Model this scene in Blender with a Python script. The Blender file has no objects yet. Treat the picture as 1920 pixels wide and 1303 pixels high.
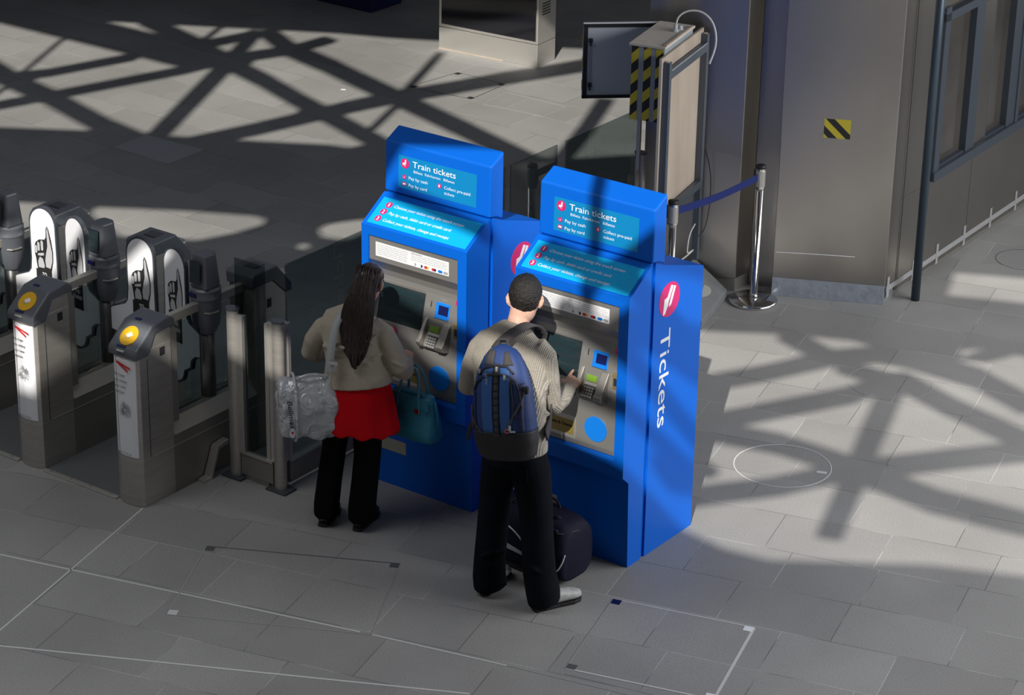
import bpy, bmesh, math, random
from mathutils import Vector, Matrix
from mathutils.geometry import tessellate_polygon
random.seed(7)
C = bpy.context.scene.collection
PI = math.pi

# ------------------------------------------------------------------ camera, world, sun
FPX = 4874.451
CR = Vector((0.807417, 0.58973, 0.017214))   # right
CU = Vector((-0.24734, 0.311863, 0.917368))   # up
CW = Vector((-0.535631, 0.744956, -0.397668))   # view direction
CC = Vector((6.80791, -10.5838, 6.74558))   # position

cam = bpy.data.cameras.new('camera')
cam.sensor_width = 36.0
cam.lens = FPX / 1920 * 36.0
cam.clip_end = 200
co = bpy.data.objects.new('camera', cam); C.objects.link(co)
co.matrix_world = Matrix(((CR.x, CU.x, -CW.x, CC.x), (CR.y, CU.y, -CW.y, CC.y), (CR.z, CU.z, -CW.z, CC.z), (0, 0, 0, 1)))
bpy.context.scene.camera = co

SUN = Vector((-0.335, 0.716, -0.612)).normalized()
w = bpy.data.worlds.new('world'); bpy.context.scene.world = w; w.use_nodes = True
nt = w.node_tree; bg = nt.nodes['Background']
tc = nt.nodes.new('ShaderNodeTexCoord'); sp = nt.nodes.new('ShaderNodeSeparateXYZ'); cr = nt.nodes.new('ShaderNodeValToRGB')
nt.links.new(tc.outputs['Generated'], sp.inputs[0]); nt.links.new(sp.outputs['Z'], cr.inputs[0]); nt.links.new(cr.outputs[0], bg.inputs[0])
cr.color_ramp.elements[0].position = 0.0; cr.color_ramp.elements[0].color = (0.055, 0.052, 0.05, 1)
cr.color_ramp.elements[1].position = 0.75; cr.color_ramp.elements[1].color = (0.30, 0.33, 0.40, 1)
e = cr.color_ramp.elements.new(0.25); e.color = (0.13, 0.135, 0.15, 1)
bg.inputs[1].default_value = 0.50

sl = bpy.data.lights.new('sun', 'SUN'); sl.energy = 5.2; sl.angle = math.radians(0.33); sl.color = (1.0, 0.955, 0.88)
so = bpy.data.objects.new('sun', sl); C.objects.link(so); so.rotation_euler = SUN.to_track_quat('-Z', 'Y').to_euler(); so.location = (5, -10, 12)
def fill_light(name, loc, to, e, sx, sy, col):
    al = bpy.data.lights.new(name, 'AREA'); al.energy = e; al.shape = 'RECTANGLE'; al.size = sx; al.size_y = sy; al.color = col
    ao = bpy.data.objects.new(name, al); C.objects.link(ao); ao.location = loc
    ao.rotation_euler = (Vector(to) - Vector(loc)).to_track_quat('-Z', 'Y').to_euler()
fill_light('side_fill', (5.6, 4.2, 3.6), (0.0, 2.0, 0), 500, 7, 3, (0.97, 0.98, 1.0))  # added fill lamp out of view, brightens the floor on the right
fill_light('front_fill', (-3.2, -3.4, 5.2), (-2.2, -5.0, 0), 95, 4, 2.5, (0.97, 0.98, 1.0))  # added fill lamp overhead, out of view, brightens the foreground floor
vs = bpy.context.scene.view_settings
vs.view_transform = 'Standard'; vs.look = 'None'; vs.exposure = 0.0; vs.gamma = 1.0; vs.use_curve_mapping = False

def at(px, py, z=0.0, X=None, Y=None):
    """point of the place seen at this pixel, on a level z or a plane X / Y"""
    d = CW * FPX + CR * (px - 960) - CU * (py - 651.5)
    if X is not None: t = (X - CC.x) / d.x
    elif Y is not None: t = (Y - CC.y) / d.y
    else: t = (z - CC.z) / d.z
    return CC + d * t

# ------------------------------------------------------------------ object helpers
def link(o, parent=None):
    C.objects.link(o)
    if parent is not None: o.parent = parent
    return o
def tag(o, label=None, cat=None, group=None, kind=None):
    if label: o['label'] = label
    if cat: o['category'] = cat
    if group: o['group'] = group
    if kind: o['kind'] = kind
    return o
def thing(name, label, cat, loc=(0, 0, 0), rz=0, group=None):
    o = bpy.data.objects.new(name, None); o.empty_display_size = 0.1
    link(o); o.location = loc; o.rotation_euler = (0, 0, rz)
    return tag(o, label, cat, group)
def copy_tree(o, parent=None):
    c = o.copy(); C.objects.link(c)
    if parent is not None: c.parent = parent
    for ch in [x for x in bpy.data.objects if x.parent == o]: copy_tree(ch, c)
    return c

class MB:
    def __init__(s): s.b = bmesh.new()
    def box(s, x0, x1, y0, y1, z0, z1, m=None):
        vs_ = [s.b.verts.new(m @ Vector(p) if m else p) for p in [(x0,y0,z0),(x1,y0,z0),(x1,y1,z0),(x0,y1,z0),(x0,y0,z1),(x1,y0,z1),(x1,y1,z1),(x0,y1,z1)]]
        for f in [(0,3,2,1),(4,5,6,7),(0,1,5,4),(1,2,6,5),(2,3,7,6),(3,0,4,7)]: s.b.faces.new([vs_[i] for i in f])
        return s
    def prism(s, pts, a0, a1, axis='x', m=None):
        """polygon extruded along an axis; pts are the other two coordinates in order"""
        def P(p, a):
            v = {'x': (a, p[0], p[1]), 'y': (p[0], a, p[1]), 'z': (p[0], p[1], a)}[axis]
            return m @ Vector(v) if m else v
        A = [s.b.verts.new(P(p, a0)) for p in pts]; B = [s.b.verts.new(P(p, a1)) for p in pts]
        n = len(pts)
        for i in range(n): s.b.faces.new([A[i], A[(i+1) % n], B[(i+1) % n], B[i]])
        s.b.faces.new(A[::-1]); s.b.faces.new(B)
        return s
    def ring(s, c, u, v, n=16, ph=0):
        return [s.b.verts.new(c + u*math.cos(2*PI*i/n+ph) + v*math.sin(2*PI*i/n+ph)) for i in range(n)]
    def skin(s, rings, cap=True):
        for a, b in zip(rings, rings[1:]):
            n = len(a)
            for i in range(n): s.b.faces.new([a[i], a[(i+1) % n], b[(i+1) % n], b[i]])
        if cap: s.b.faces.new(rings[0][::-1]); s.b.faces.new(rings[-1])
        return s
    def tube(s, pts, rad, n=12, flat=1.0, side=None, cap=True, closed=False):
        """tube through points; rad number or list (or (ra, rb) pairs); side = direction of first radius"""
        pts = [Vector(p) for p in pts]
        N = len(pts)
        if not isinstance(rad, (list,)): rad = [rad]*N
        rings = []; u = Vector(side) if side is not None else None
        for i, p in enumerate(pts):
            if closed: d = pts[(i+1) % N] - pts[i-1]
            else: d = pts[min(i+1, N-1)] - pts[max(i-1, 0)]
            d.normalize()
            if u is None:
                u = Vector((1, 0, 0)) if abs(d.x) < 0.8 else Vector((0, 1, 0))
            uu = (u - d*u.dot(d))
            if uu.length < 1e-5: uu = d.orthogonal()
            uu.normalize(); vv = d.cross(uu)
            if side is None: u = uu
            r = rad[i]; ra, rb = r if isinstance(r, tuple) else (r, r*flat)
            rings.append(s.ring(p, uu*ra, vv*rb, n))
        if closed:
            rings.append(rings[0]); return s.skin(rings, False)
        return s.skin(rings, cap)
    def lathe(s, prof, c=(0, 0, 0), n=24, m=None):
        c = Vector(c); rings = []
        for r, z in prof:
            R = s.ring(c + Vector((0, 0, z)), Vector((max(r, 1e-4), 0, 0)), Vector((0, max(r, 1e-4), 0)), n)
            if m:
                for v in R: v.co = m @ v.co
            rings.append(R)
        return s.skin(rings)
    def ball(s, c, r, n=16, k=10, m=None):
        c = Vector(c); r = Vector(r) if not isinstance(r, (int, float)) else Vector((r, r, r)); rings = []
        for j in range(k+1):
            a = -PI/2 + PI*j/k; q = max(math.cos(a), 1e-3)
            R = s.ring(Vector((0, 0, r.z*math.sin(a))), Vector((r.x*q, 0, 0)), Vector((0, r.y*q, 0)), n)
            for v in R: v.co = c + (m @ v.co if m else v.co)
            rings.append(R)
        return s.skin(rings)
    def poly(s, pts, m=None):
        s.b.faces.new([s.b.verts.new(m @ Vector(p) if m else p) for p in pts]); return s
    def disc(s, r0, r1, d, m, n=32):
        """flat disc (elliptic r0,r1), thickness d along local z"""
        A = [s.b.verts.new(m @ Vector((r0*math.cos(2*PI*i/n), r1*math.sin(2*PI*i/n), 0))) for i in range(n)]
        B = [s.b.verts.new(m @ Vector((r0*math.cos(2*PI*i/n), r1*math.sin(2*PI*i/n), d))) for i in range(n)]
        return s.skin([A, B])
    def text(s, t, m, width=None, height=None, align='LEFT', shear=0.0, depth=0.0008, bold=0.0, font=None):
        cu = bpy.data.curves.new('tmp', 'FONT'); cu.body = t; cu.align_x = 'LEFT'; cu.shear = shear; cu.extrude = 0.0; cu.size = 1; cu.offset = bold; cu.resolution_u = 3
        o = bpy.data.objects.new('tmp', cu); C.objects.link(o)
        bpy.context.view_layer.update()
        me = bpy.data.meshes.new_from_object(o.evaluated_get(bpy.context.evaluated_depsgraph_get()))
        bpy.data.objects.remove(o); bpy.data.curves.remove(cu)
        xs = [v.co.x for v in me.vertices]; ys = [v.co.y for v in me.vertices]
        x0, x1, y1 = min(xs), max(xs), max(ys)
        cap = 0.69
        sy = (height/cap) if height else None
        sx = (width/(x1-x0)) if width else sy
        if sy is None: sy = sx
        off = {'LEFT': 0, 'CENTER': -(x1-x0)*sx/2}[align]
        base = len(s.b.verts)
        vv = [s.b.verts.new(m @ Vector(((v.co.x-x0)*sx+off, v.co.y*sy, depth))) for v in me.vertices]
        for p in me.polygons:
            try: s.b.faces.new([vv[i] for i in p.vertices])
            except ValueError: pass
        bpy.data.meshes.remove(me)
        return s
    def build(s, name, mat, parent=None, smooth=False, bevel=0, bseg=2, remesh=0, smit=0, label=None, keep=False, angle=40):
        if not keep: bmesh.ops.recalc_face_normals(s.b, faces=s.b.faces[:])
        me = bpy.data.meshes.new(name); s.b.to_mesh(me); s.b.free()
        o = bpy.data.objects.new(name, me)
        if mat: me.materials.append(mat)
        link(o, parent)
        if smooth:
            for p in me.polygons: p.use_smooth = True
        if bevel:
            md = o.modifiers.new('bevel', 'BEVEL'); md.width = bevel; md.segments = bseg; md.limit_method = 'ANGLE'; md.angle_limit = math.radians(angle)
        if remesh:
            md = o.modifiers.new('remesh', 'REMESH'); md.mode = 'VOXEL'; md.voxel_size = remesh; md.use_smooth_shade = True
            if smit:
                md = o.modifiers.new('smooth', 'SMOOTH'); md.factor = 0.5; md.iterations = smit
        if label: o['label'] = label
        return o

def frame(o, x, y):
    """matrix with origin o, local x and y directions"""
    x = Vector(x).normalized(); y = Vector(y).normalized(); z = x.cross(y).normalized(); y = z.cross(x)
    return Matrix(((x.x, y.x, z.x, o[0]), (x.y, y.y, z.y, o[1]), (x.z, y.z, z.z, o[2]), (0, 0, 0, 1)))

# ------------------------------------------------------------------ materials
def mat(name, col, rough=0.5, metal=0.0, spec=0.5, emis=None, estr=1.0, coat=0.0, noise=0.0, nscale=8.0, bump=0.0, bscale=60.0, col2=None, stretch=(1, 1, 1), alpha=1.0, sheen=0.0, rnoise=0.0):
    m = bpy.data.materials.new(name); m.use_nodes = True
    nt = m.node_tree; b = nt.nodes['Principled BSDF']
    b.inputs['Base Color'].default_value = (*col, 1); b.inputs['Roughness'].default_value = rough
    b.inputs['Metallic'].default_value = metal; b.inputs['Specular IOR Level'].default_value = spec
    b.inputs['Coat Weight'].default_value = coat; b.inputs['Alpha'].default_value = alpha
    b.inputs['Sheen Weight'].default_value = sheen
    if emis: b.inputs['Emission Color'].default_value = (*emis, 1); b.inputs['Emission Strength'].default_value = estr
    if noise or bump or rnoise:
        tc = nt.nodes.new('ShaderNodeTexCoord'); mp = nt.nodes.new('ShaderNodeMapping'); mp.inputs['Scale'].default_value = stretch
        nt.links.new(tc.outputs['Object'], mp.inputs[0])
    if noise or rnoise:
        n = nt.nodes.new('ShaderNodeTexNoise'); n.inputs['Scale'].default_value = nscale; n.inputs['Detail'].default_value = 5
        nt.links.new(mp.outputs[0], n.inputs['Vector'])
        if noise:
            r = nt.nodes.new('ShaderNodeMix'); r.data_type = 'RGBA'
            c2 = col2 or tuple(c*0.6 for c in col)
            r.inputs['A'].default_value = (*col, 1); r.inputs['B'].default_value = (*c2, 1)
            rr = nt.nodes.new('ShaderNodeMapRange'); rr.inputs['From Min'].default_value = 0.35; rr.inputs['From Max'].default_value = 0.68; rr.inputs['To Max'].default_value = noise
            nt.links.new(n.outputs['Fac'], rr.inputs[0]); nt.links.new(rr.outputs[0], r.inputs['Factor']); nt.links.new(r.outputs['Result'], b.inputs['Base Color'])
        if rnoise:
            rr = nt.nodes.new('ShaderNodeMapRange'); rr.inputs['To Min'].default_value = max(0.02, rough-rnoise); rr.inputs['To Max'].default_value = rough+rnoise
            nt.links.new(n.outputs['Fac'], rr.inputs[0]); nt.links.new(rr.outputs[0], b.inputs['Roughness'])
    if bump:
        n = nt.nodes.new('ShaderNodeTexNoise'); n.inputs['Scale'].default_value = bscale; n.inputs['Detail'].default_value = 3
        bp = nt.nodes.new('ShaderNodeBump'); bp.inputs['Strength'].default_value = bump; bp.inputs['Distance'].default_value = 0.01
        nt.links.new(mp.outputs[0], n.inputs['Vector']); nt.links.new(n.outputs['Fac'], bp.inputs['Height']); nt.links.new(bp.outputs[0], b.inputs['Normal'])
    return m

def wave_mat(name, col, col2, scale, axis='X', rough=0.9, strength=0.6, dist=0.004, distort=2.0):
    m = mat(name, col, rough); nt = m.node_tree; b = nt.nodes['Principled BSDF']
    tc = nt.nodes.new('ShaderNodeTexCoord'); w1 = nt.nodes.new('ShaderNodeTexWave'); w1.bands_direction = axis
    w1.inputs['Scale'].default_value = scale; w1.inputs['Distortion'].default_value = distort; w1.inputs['Detail'].default_value = 2; w1.inputs['Detail Scale'].default_value = 1.5
    n = nt.nodes.new('ShaderNodeTexNoise'); n.inputs['Scale'].default_value = 160; n.inputs['Detail'].default_value = 2
    nt.links.new(tc.outputs['Object'], w1.inputs[0]); nt.links.new(tc.outputs['Object'], n.inputs['Vector'])
    ad = nt.nodes.new('ShaderNodeMath'); ad.operation = 'MULTIPLY_ADD'; ad.inputs[1].default_value = 1.3
    nt.links.new(n.outputs['Fac'], ad.inputs[0]); nt.links.new(w1.outputs['Fac'], ad.inputs[2])
    r = nt.nodes.new('ShaderNodeMix'); r.data_type = 'RGBA'; r.inputs['A'].default_value = (*col2, 1); r.inputs['B'].default_value = (*col, 1)
    mr = nt.nodes.new('ShaderNodeMapRange'); mr.inputs['From Max'].default_value = 1.3
    nt.links.new(ad.outputs[0], mr.inputs[0]); nt.links.new(mr.outputs[0], r.inputs['Factor']); nt.links.new(r.outputs['Result'], b.inputs['Base Color'])
    bp = nt.nodes.new('ShaderNodeBump'); bp.inputs['Strength'].default_value = strength; bp.inputs['Distance'].default_value = dist
    nt.links.new(ad.outputs[0], bp.inputs['Height']); nt.links.new(bp.outputs[0], b.inputs['Normal'])
    return m

def hazard_mat(name, ang, width, u='Y', v='Z', base=None, bands=None):
    """yellow and black diagonal tape; with bands the tape lies in vertical strips over a base colour"""
    m = mat(name, (0.6, 0.5, 0.05), 0.45); nt = m.node_tree; b = nt.nodes['Principled BSDF']
    tc = nt.nodes.new('ShaderNodeTexCoord'); sx = nt.nodes.new('ShaderNodeSeparateXYZ'); nt.links.new(tc.outputs['Object'], sx.inputs[0])
    def M(op, a, c=None, d=None):
        n = nt.nodes.new('ShaderNodeMath'); n.operation = op
        for i, q in enumerate((a, c, d)):
            if q is None: continue
            if isinstance(q, (int, float)): n.inputs[i].default_value = q
            else: nt.links.new(q, n.inputs[i])
        return n.outputs[0]
    s = M('ADD', M('MULTIPLY', sx.outputs[u], math.sin(ang)), M('MULTIPLY', sx.outputs[v], math.cos(ang)))
    st = M('GREATER_THAN', M('FRACT', M('DIVIDE', s, width)), 0.5)
    mx = nt.nodes.new('ShaderNodeMix'); mx.data_type = 'RGBA'; mx.inputs['A'].default_value = (0.62, 0.52, 0.05, 1); mx.inputs['B'].default_value = (0.012, 0.011, 0.013, 1)
    nt.links.new(st, mx.inputs['Factor']); nt.links.new(mx.outputs['Result'], b.inputs['Base Color'])
    return m

STEEL = mat('brushed_steel', (0.50, 0.475, 0.44), 0.36, 0.6, noise=0.35, nscale=3, stretch=(1, 1, 12), rnoise=0.06)
STEEL_D = mat('dull_steel', (0.33, 0.315, 0.29), 0.42, 0.6, noise=0.3, nscale=4)
STEEL_L = mat('pale_steel', (0.62, 0.60, 0.56), 0.38, 0.7)
CHROME = mat('polished_steel', (0.72, 0.71, 0.69), 0.12, 1.0)
FASCIA = mat('satin_steel_fascia', (0.34, 0.335, 0.32), 0.38, 0.55, noise=0.15, nscale=300)
BLUE = mat('blue_paint', (0.002, 0.118, 0.60), 0.40, 0.0, spec=0.18)
BLUE_S = mat('bright_blue_plastic', (0.005, 0.19, 0.72), 0.4)
BLUE_P = mat('blue_poster', (0.002, 0.22, 0.50), 0.35)
CYAN = mat('cyan_instruction_panel', (0.002, 0.40, 0.78), 0.35)
NAVYM = mat('navy_paint', (0.004, 0.008, 0.075), 0.4)
WHITE = mat('white_ink', (0.82, 0.84, 0.86), 0.5)
PINK = mat('magenta_ink', (0.62, 0.015, 0.16), 0.45)
DGREY = mat('dark_grey_plastic', (0.055, 0.062, 0.075), 0.42)
MGREY = mat('mid_grey_plastic', (0.105, 0.115, 0.132), 0.38)
LGREY = mat('light_grey_paint', (0.30, 0.34, 0.38), 0.45)
BLACK = mat('black_rubber', (0.012, 0.012, 0.014), 0.5)
SCREEN = mat('dark_screen', (0.012, 0.022, 0.027), 0.12, spec=0.6, noise=0.8, nscale=9, col2=(0.03, 0.045, 0.05), stretch=(.3, 1, 2))
YELLOW = mat('yellow_disc', (0.75, 0.42, 0.01), 0.4)
POSTER = mat('white_poster', (0.78, 0.79, 0.82), 0.35)
INK = mat('black_ink', (0.02, 0.02, 0.022), 0.6)
GREYINK = mat('grey_ink', (0.35, 0.36, 0.37), 0.6)
RED = mat('red_ink', (0.55, 0.02, 0.02), 0.6)
BRASS = mat('brassy_tray', (0.36, 0.27, 0.08), 0.35, 0.5)
PLY = mat('plywood', (0.50, 0.42, 0.34), 0.75, noise=0.5, nscale=5, stretch=(1, 1, .25), col2=(0.33, 0.26, 0.20))
PLY_T = mat('dusty_plywood_top', (0.62, 0.57, 0.50), 0.8, noise=0.4, nscale=30, col2=(0.5, 0.44, 0.37))
SLATE = mat('blue_grey_steel_frame', (0.10, 0.12, 0.15), 0.45, 0.2)
CONC = mat('concrete', (0.20, 0.205, 0.21), 0.7, noise=0.5, nscale=9, col2=(0.14, 0.145, 0.15))
CABLE = mat('white_cable', (0.62, 0.62, 0.60), 0.5)
FILM = mat('protective_film', (0.40, 0.44, 0.50), 0.25, 0.2, noise=0.5, nscale=14, bump=0.3, bscale=30)
BELT = mat('blue_webbing', (0.003, 0.016, 0.13), 0.8)
POLE = mat('dark_blue_pole', (0.05, 0.075, 0.10), 0.4, 0.3)
PIER = mat('brushed_stainless_cladding', (0.46, 0.435, 0.40), 0.33, 1.0, noise=0.35, nscale=1.6, stretch=(1, 1, .6), rnoise=0.05)
TAPE = mat('clear_tape', (0.5, 0.5, 0.5), 0.3, alpha=0.55)
GREEN = mat('lcd_green', (0.16, 0.30, 0.03), 0.3)

def glass_mat(name, tint, gl=0.12):
    m = bpy.data.materials.new(name); m.use_nodes = True; nt = m.node_tree
    for n in list(nt.nodes): nt.nodes.remove(n)
    out = nt.nodes.new('ShaderNodeOutputMaterial'); t = nt.nodes.new('ShaderNodeBsdfTransparent'); t.inputs[0].default_value = (*tint, 1)
    g = nt.nodes.new('ShaderNodeBsdfGlossy'); g.inputs['Roughness'].default_value = 0.03; g.inputs[0].default_value = (0.9, 0.9, 0.9, 1)
    fq = nt.nodes.new('ShaderNodeFresnel'); fq.inputs[0].default_value = 1.45; gq = nt.nodes.new('ShaderNodeNewGeometry'); fr = nt.nodes.new('ShaderNodeMath'); fr.operation = 'MULTIPLY_ADD'; fr.inputs[1].default_value = -1
    fm = nt.nodes.new('ShaderNodeMath'); fm.operation = 'MULTIPLY'; nt.links.new(fq.outputs[0], fm.inputs[0]); nt.links.new(gq.outputs['Backfacing'], fm.inputs[1]); nt.links.new(fm.outputs[0], fr.inputs[0]); nt.links.new(fq.outputs[0], fr.inputs[2])
    mx = nt.nodes.new('ShaderNodeMixShader'); nt.links.new(fr.outputs[0], mx.inputs[0]); nt.links.new(t.outputs[0], mx.inputs[1]); nt.links.new(g.outputs[0], mx.inputs[2])
    nt.links.new(mx.outputs[0], out.inputs[0]); return m
GLASS = glass_mat('dark_tinted_glass', (0.55, 0.60, 0.60))

# ------------------------------------------------------------------ floor
def floor_material():
    m = mat('stone_paving', (0.3, 0.3, 0.29), 0.5, spec=0.4); nt = m.node_tree; b = nt.nodes['Principled BSDF']
    L = nt.links.new; N = nt.nodes.new
    tc = N('ShaderNodeTexCoord')
    def brick(rot, loc, bw, rh, off, sq, sqf):
        mp = N('ShaderNodeMapping'); mp.vector_type = 'TEXTURE'; mp.inputs['Rotation'].default_value = (0, 0, rot); mp.inputs['Location'].default_value = loc
        L(tc.outputs['Object'], mp.inputs[0])
        br = N('ShaderNodeTexBrick'); br.offset = off; br.squash = sq; br.squash_frequency = sqf; br.offset_frequency = 2
        br.inputs['Scale'].default_value = 1; br.inputs['Brick Width'].default_value = bw; br.inputs['Row Height'].default_value = rh
        br.inputs['Mortar Size'].default_value = 0.0022; br.inputs['Mortar Smooth'].default_value = 0.2; br.inputs['Bias'].default_value = 0
        br.inputs['Color1'].default_value = (0.275, 0.271, 0.261, 1); br.inputs['Color2'].default_value = (0.325, 0.320, 0.308, 1); br.inputs['Mortar'].default_value = (0.5, 0.49, 0.46, 1)
        L(mp.outputs[0], br.inputs['Vector']); return br
    near = brick(math.radians(14.2), (-0.0245, 0.0955, 0), 0.62, 0.4355, 0.42, 0.8, 3)
    far = brick(0.0, (-7.078, 3.288, 0), 0.605, 0.395, 0.5, 1.0, 2)
    sx = N('ShaderNodeSeparateXYZ'); L(tc.outputs['Object'], sx.inputs[0])
    g1 = N('ShaderNodeMath'); g1.operation = 'LESS_THAN'; L(sx.outputs['X'], g1.inputs[0]); g1.inputs[1].default_value = -1.95
    g2 = N('ShaderNodeMath'); g2.operation = 'GREATER_THAN'; L(sx.outputs['Y'], g2.inputs[0]); g2.inputs[1].default_value = 0.4
    g = N('ShaderNodeMath'); g.operation = 'MULTIPLY'; L(g1.outputs[0], g.inputs[0]); L(g2.outputs[0], g.inputs[1])
    mc = N('ShaderNodeMix'); mc.data_type = 'RGBA'; L(g.outputs[0], mc.inputs['Factor']); L(near.outputs['Color'], mc.inputs['A']); L(far.outputs['Color'], mc.inputs['B'])
    # joints turn from pale to dark along their length
    n1 = N('ShaderNodeTexNoise'); n1.inputs['Scale'].default_value = 1.7; n1.inputs['Detail'].default_value = 3; L(tc.outputs['Object'], n1.inputs['Vector'])
    n2 = N('ShaderNodeTexNoise'); n2.inputs['Scale'].default_value = 0.9; n2.inputs['Detail'].default_value = 6; L(tc.outputs['Object'], n2.inputs['Vector'])
    n3 = N('ShaderNodeTexNoise'); n3.inputs['Scale'].default_value = 140; n3.inputs['Detail'].default_value = 3; L(tc.outputs['Object'], n3.inputs['Vector'])
    mf = N('ShaderNodeMix'); mf.data_type = 'FLOAT'; L(g.outputs[0], mf.inputs['Factor']); L(near.outputs['Fac'], mf.inputs['A']); L(far.outputs['Fac'], mf.inputs['B'])
    jr = N('ShaderNodeValToRGB'); jr.color_ramp.elements[0].position = 0.46; jr.color_ramp.elements[0].color = (0.11, 0.11, 0.11, 1); jr.color_ramp.elements[1].position = 0.56; jr.color_ramp.elements[1].color = (0.48, 0.47, 0.45, 1)
    L(n1.outputs['Fac'], jr.inputs[0])
    mj = N('ShaderNodeMix'); mj.data_type = 'RGBA'; L(mf.outputs['Result'], mj.inputs['Factor']); L(mc.outputs['Result'], mj.inputs['A']); L(jr.outputs[0], mj.inputs['B'])
    def mult(src, fac, lo, hi, f0=0.3, f1=0.7):
        mr = N('ShaderNodeMapRange'); mr.inputs['From Min'].default_value = f0; mr.inputs['From Max'].default_value = f1; mr.inputs['To Min'].default_value = lo; mr.inputs['To Max'].default_value = hi
        L(fac, mr.inputs[0]); mm = N('ShaderNodeMix'); mm.data_type = 'RGBA'; mm.blend_type = 'MULTIPLY'; mm.inputs['Factor'].default_value = 1
        L(src, mm.inputs['A']); L(mr.outputs[0], mm.inputs['B']); return mm.outputs['Result']
    c = mult(mj.outputs['Result'], n2.outputs['Fac'], 0.86, 1.12)
    c = mult(c, n3.outputs['Fac'], 0.80, 1.2)
    L(c, b.inputs['Base Color'])
    rr = N('ShaderNodeMapRange'); rr.inputs['To Min'].default_value = 0.42; rr.inputs['To Max'].default_value = 0.62; L(n2.outputs['Fac'], rr.inputs[0]); L(rr.outputs[0], b.inputs['Roughness'])
    bp = N('ShaderNodeBump'); bp.inputs['Strength'].default_value = 0.12; bp.inputs['Distance'].default_value = 0.004; L(n3.outputs['Fac'], bp.inputs['Height']); L(bp.outputs[0], b.inputs['Normal'])
    return m
FLOOR = floor_material()
tag(MB().box(-22, 14, -13, 20, -0.2, 0).build('floor', FLOOR), kind='structure')

# dark tile, pale inlay lines and access covers set flush in the paving
def strip(mb, a, b, w, z0=0.0, z1=0.0015):
    a = Vector((a[0], a[1])); b = Vector((b[0], b[1])); d = (b-a).normalized(); n = Vector((-d.y, d.x))*w/2
    mb.prism([(a+n)[:], (a-n)[:], (b-n)[:], (b+n)[:]], z0, z1, 'z')
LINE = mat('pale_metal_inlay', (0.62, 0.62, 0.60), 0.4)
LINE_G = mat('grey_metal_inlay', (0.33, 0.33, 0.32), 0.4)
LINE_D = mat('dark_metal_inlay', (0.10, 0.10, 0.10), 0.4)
for k, (a, b, wd) in enumerate([((-60, 1027), (675, 1185), .012), ((697, 1190), (950, 1248), .010), ((-60, 1205), (880, 1301), .013), ((268, 953), (-10, 1190), .009)]):
    m = MB(); strip(m, at(*a), at(*b), wd); tag(m.build('trim_%d' % (k+1), LINE), kind='structure')
m = MB(); strip(m, at(950, 1248), at(1180, 1303), .007); strip(m, at(1060, 1263), at(1290, 1318), .006); tag(m.build('trim_5', LINE_G), kind='structure')
PALE = mat('paler_paving_slab', (0.36, 0.37, 0.385), .5, noise=.3, nscale=90)
m = MB(); m.prism([F_[:2] for F_ in (at(213, 276), at(316, 307), at(382, 281), at(275, 253))], 0, .0012, 'z'); tag(m.build('trim_6', PALE), kind='structure')
m = MB(); qs = [at(905, 195), at(950, 173), at(1062, 200), at(1018, 218)]
for i in range(4): strip(m, qs[i], qs[(i+1) % 4], .012)
tag(m.build('trim_7', LINE_G), kind='structure')
# rectangular access covers
def cover(pts, mats, label, wds, corners):
    t = thing('access_cover', label, 'access cover', at(*pts[0]))
    o = t.location
    q = [at(*p) - o for p in pts]
    c = sum(q, Vector())/4
    pm = MB(); pm.prism([(o + p + (c-p)*.01)[:2] for p in q], 0.0, 0.0006, 'z'); pm.build('cover_plate', FLOOR, t).location = -o
    for i in range(4):
        m = MB(); strip(m, q[i], q[(i+1) % 4], wds[i], 0, .0018); m.build('frame_edge', mats[i], t)
    for i, (ci, mt) in enumerate(corners):
        p = q[ci]; u = (q[(ci+1) % 4]-p).normalized()*.05; v = (q[ci-1]-p).normalized()*.05
        m = MB(); m.prism([p[:2], (p+u)[:2], (p+u+v)[:2], (p+v)[:2]], 0, .0022, 'z'); m.build('corner_plate', mt, t)
    return t
cover([(388, 1024), (750, 1057), (697, 1190), (313, 1152)], [LINE_D, LINE_G, LINE_G, LINE_G], 'large rectangular floor cover in front of the woman, thin grey frame', [.006, .007, .008, .009], [(0, LINE_D), (1, LINE_D), (3, LINE)])
cover([(1150, 1123), (1414, 1177), (1338, 1312), (1060, 1253)], [LINE, LINE, LINE, LINE_G], 'rectangular floor cover at bottom right with bright white frame lines', [.009, .016, .012, .009], [(0, NAVYM), (1, WHITE), (2, WHITE), (3, LINE_D)])
cover([(767, 163), (858, 136), (947, 158), (884, 186)], [LINE_D]*4, 'small rectangular floor cover in front of the distant steel cabinet', [.008]*4, [(0, INK), (1, INK), (2, INK), (3, INK)])
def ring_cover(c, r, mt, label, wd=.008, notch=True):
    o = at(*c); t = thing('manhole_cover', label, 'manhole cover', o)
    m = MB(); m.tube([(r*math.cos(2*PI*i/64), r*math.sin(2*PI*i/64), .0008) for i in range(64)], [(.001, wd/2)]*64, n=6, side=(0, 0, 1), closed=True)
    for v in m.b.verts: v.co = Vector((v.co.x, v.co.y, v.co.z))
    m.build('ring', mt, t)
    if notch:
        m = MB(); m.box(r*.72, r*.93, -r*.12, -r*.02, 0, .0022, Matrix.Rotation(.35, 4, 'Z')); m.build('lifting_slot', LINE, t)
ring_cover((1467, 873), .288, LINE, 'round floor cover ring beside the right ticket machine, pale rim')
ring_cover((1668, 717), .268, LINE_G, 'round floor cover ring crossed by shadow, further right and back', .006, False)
ring_cover((1920, 487), .2, LINE_D, 'faint round floor ring at the right edge by the steel wall', .006, False)

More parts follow.
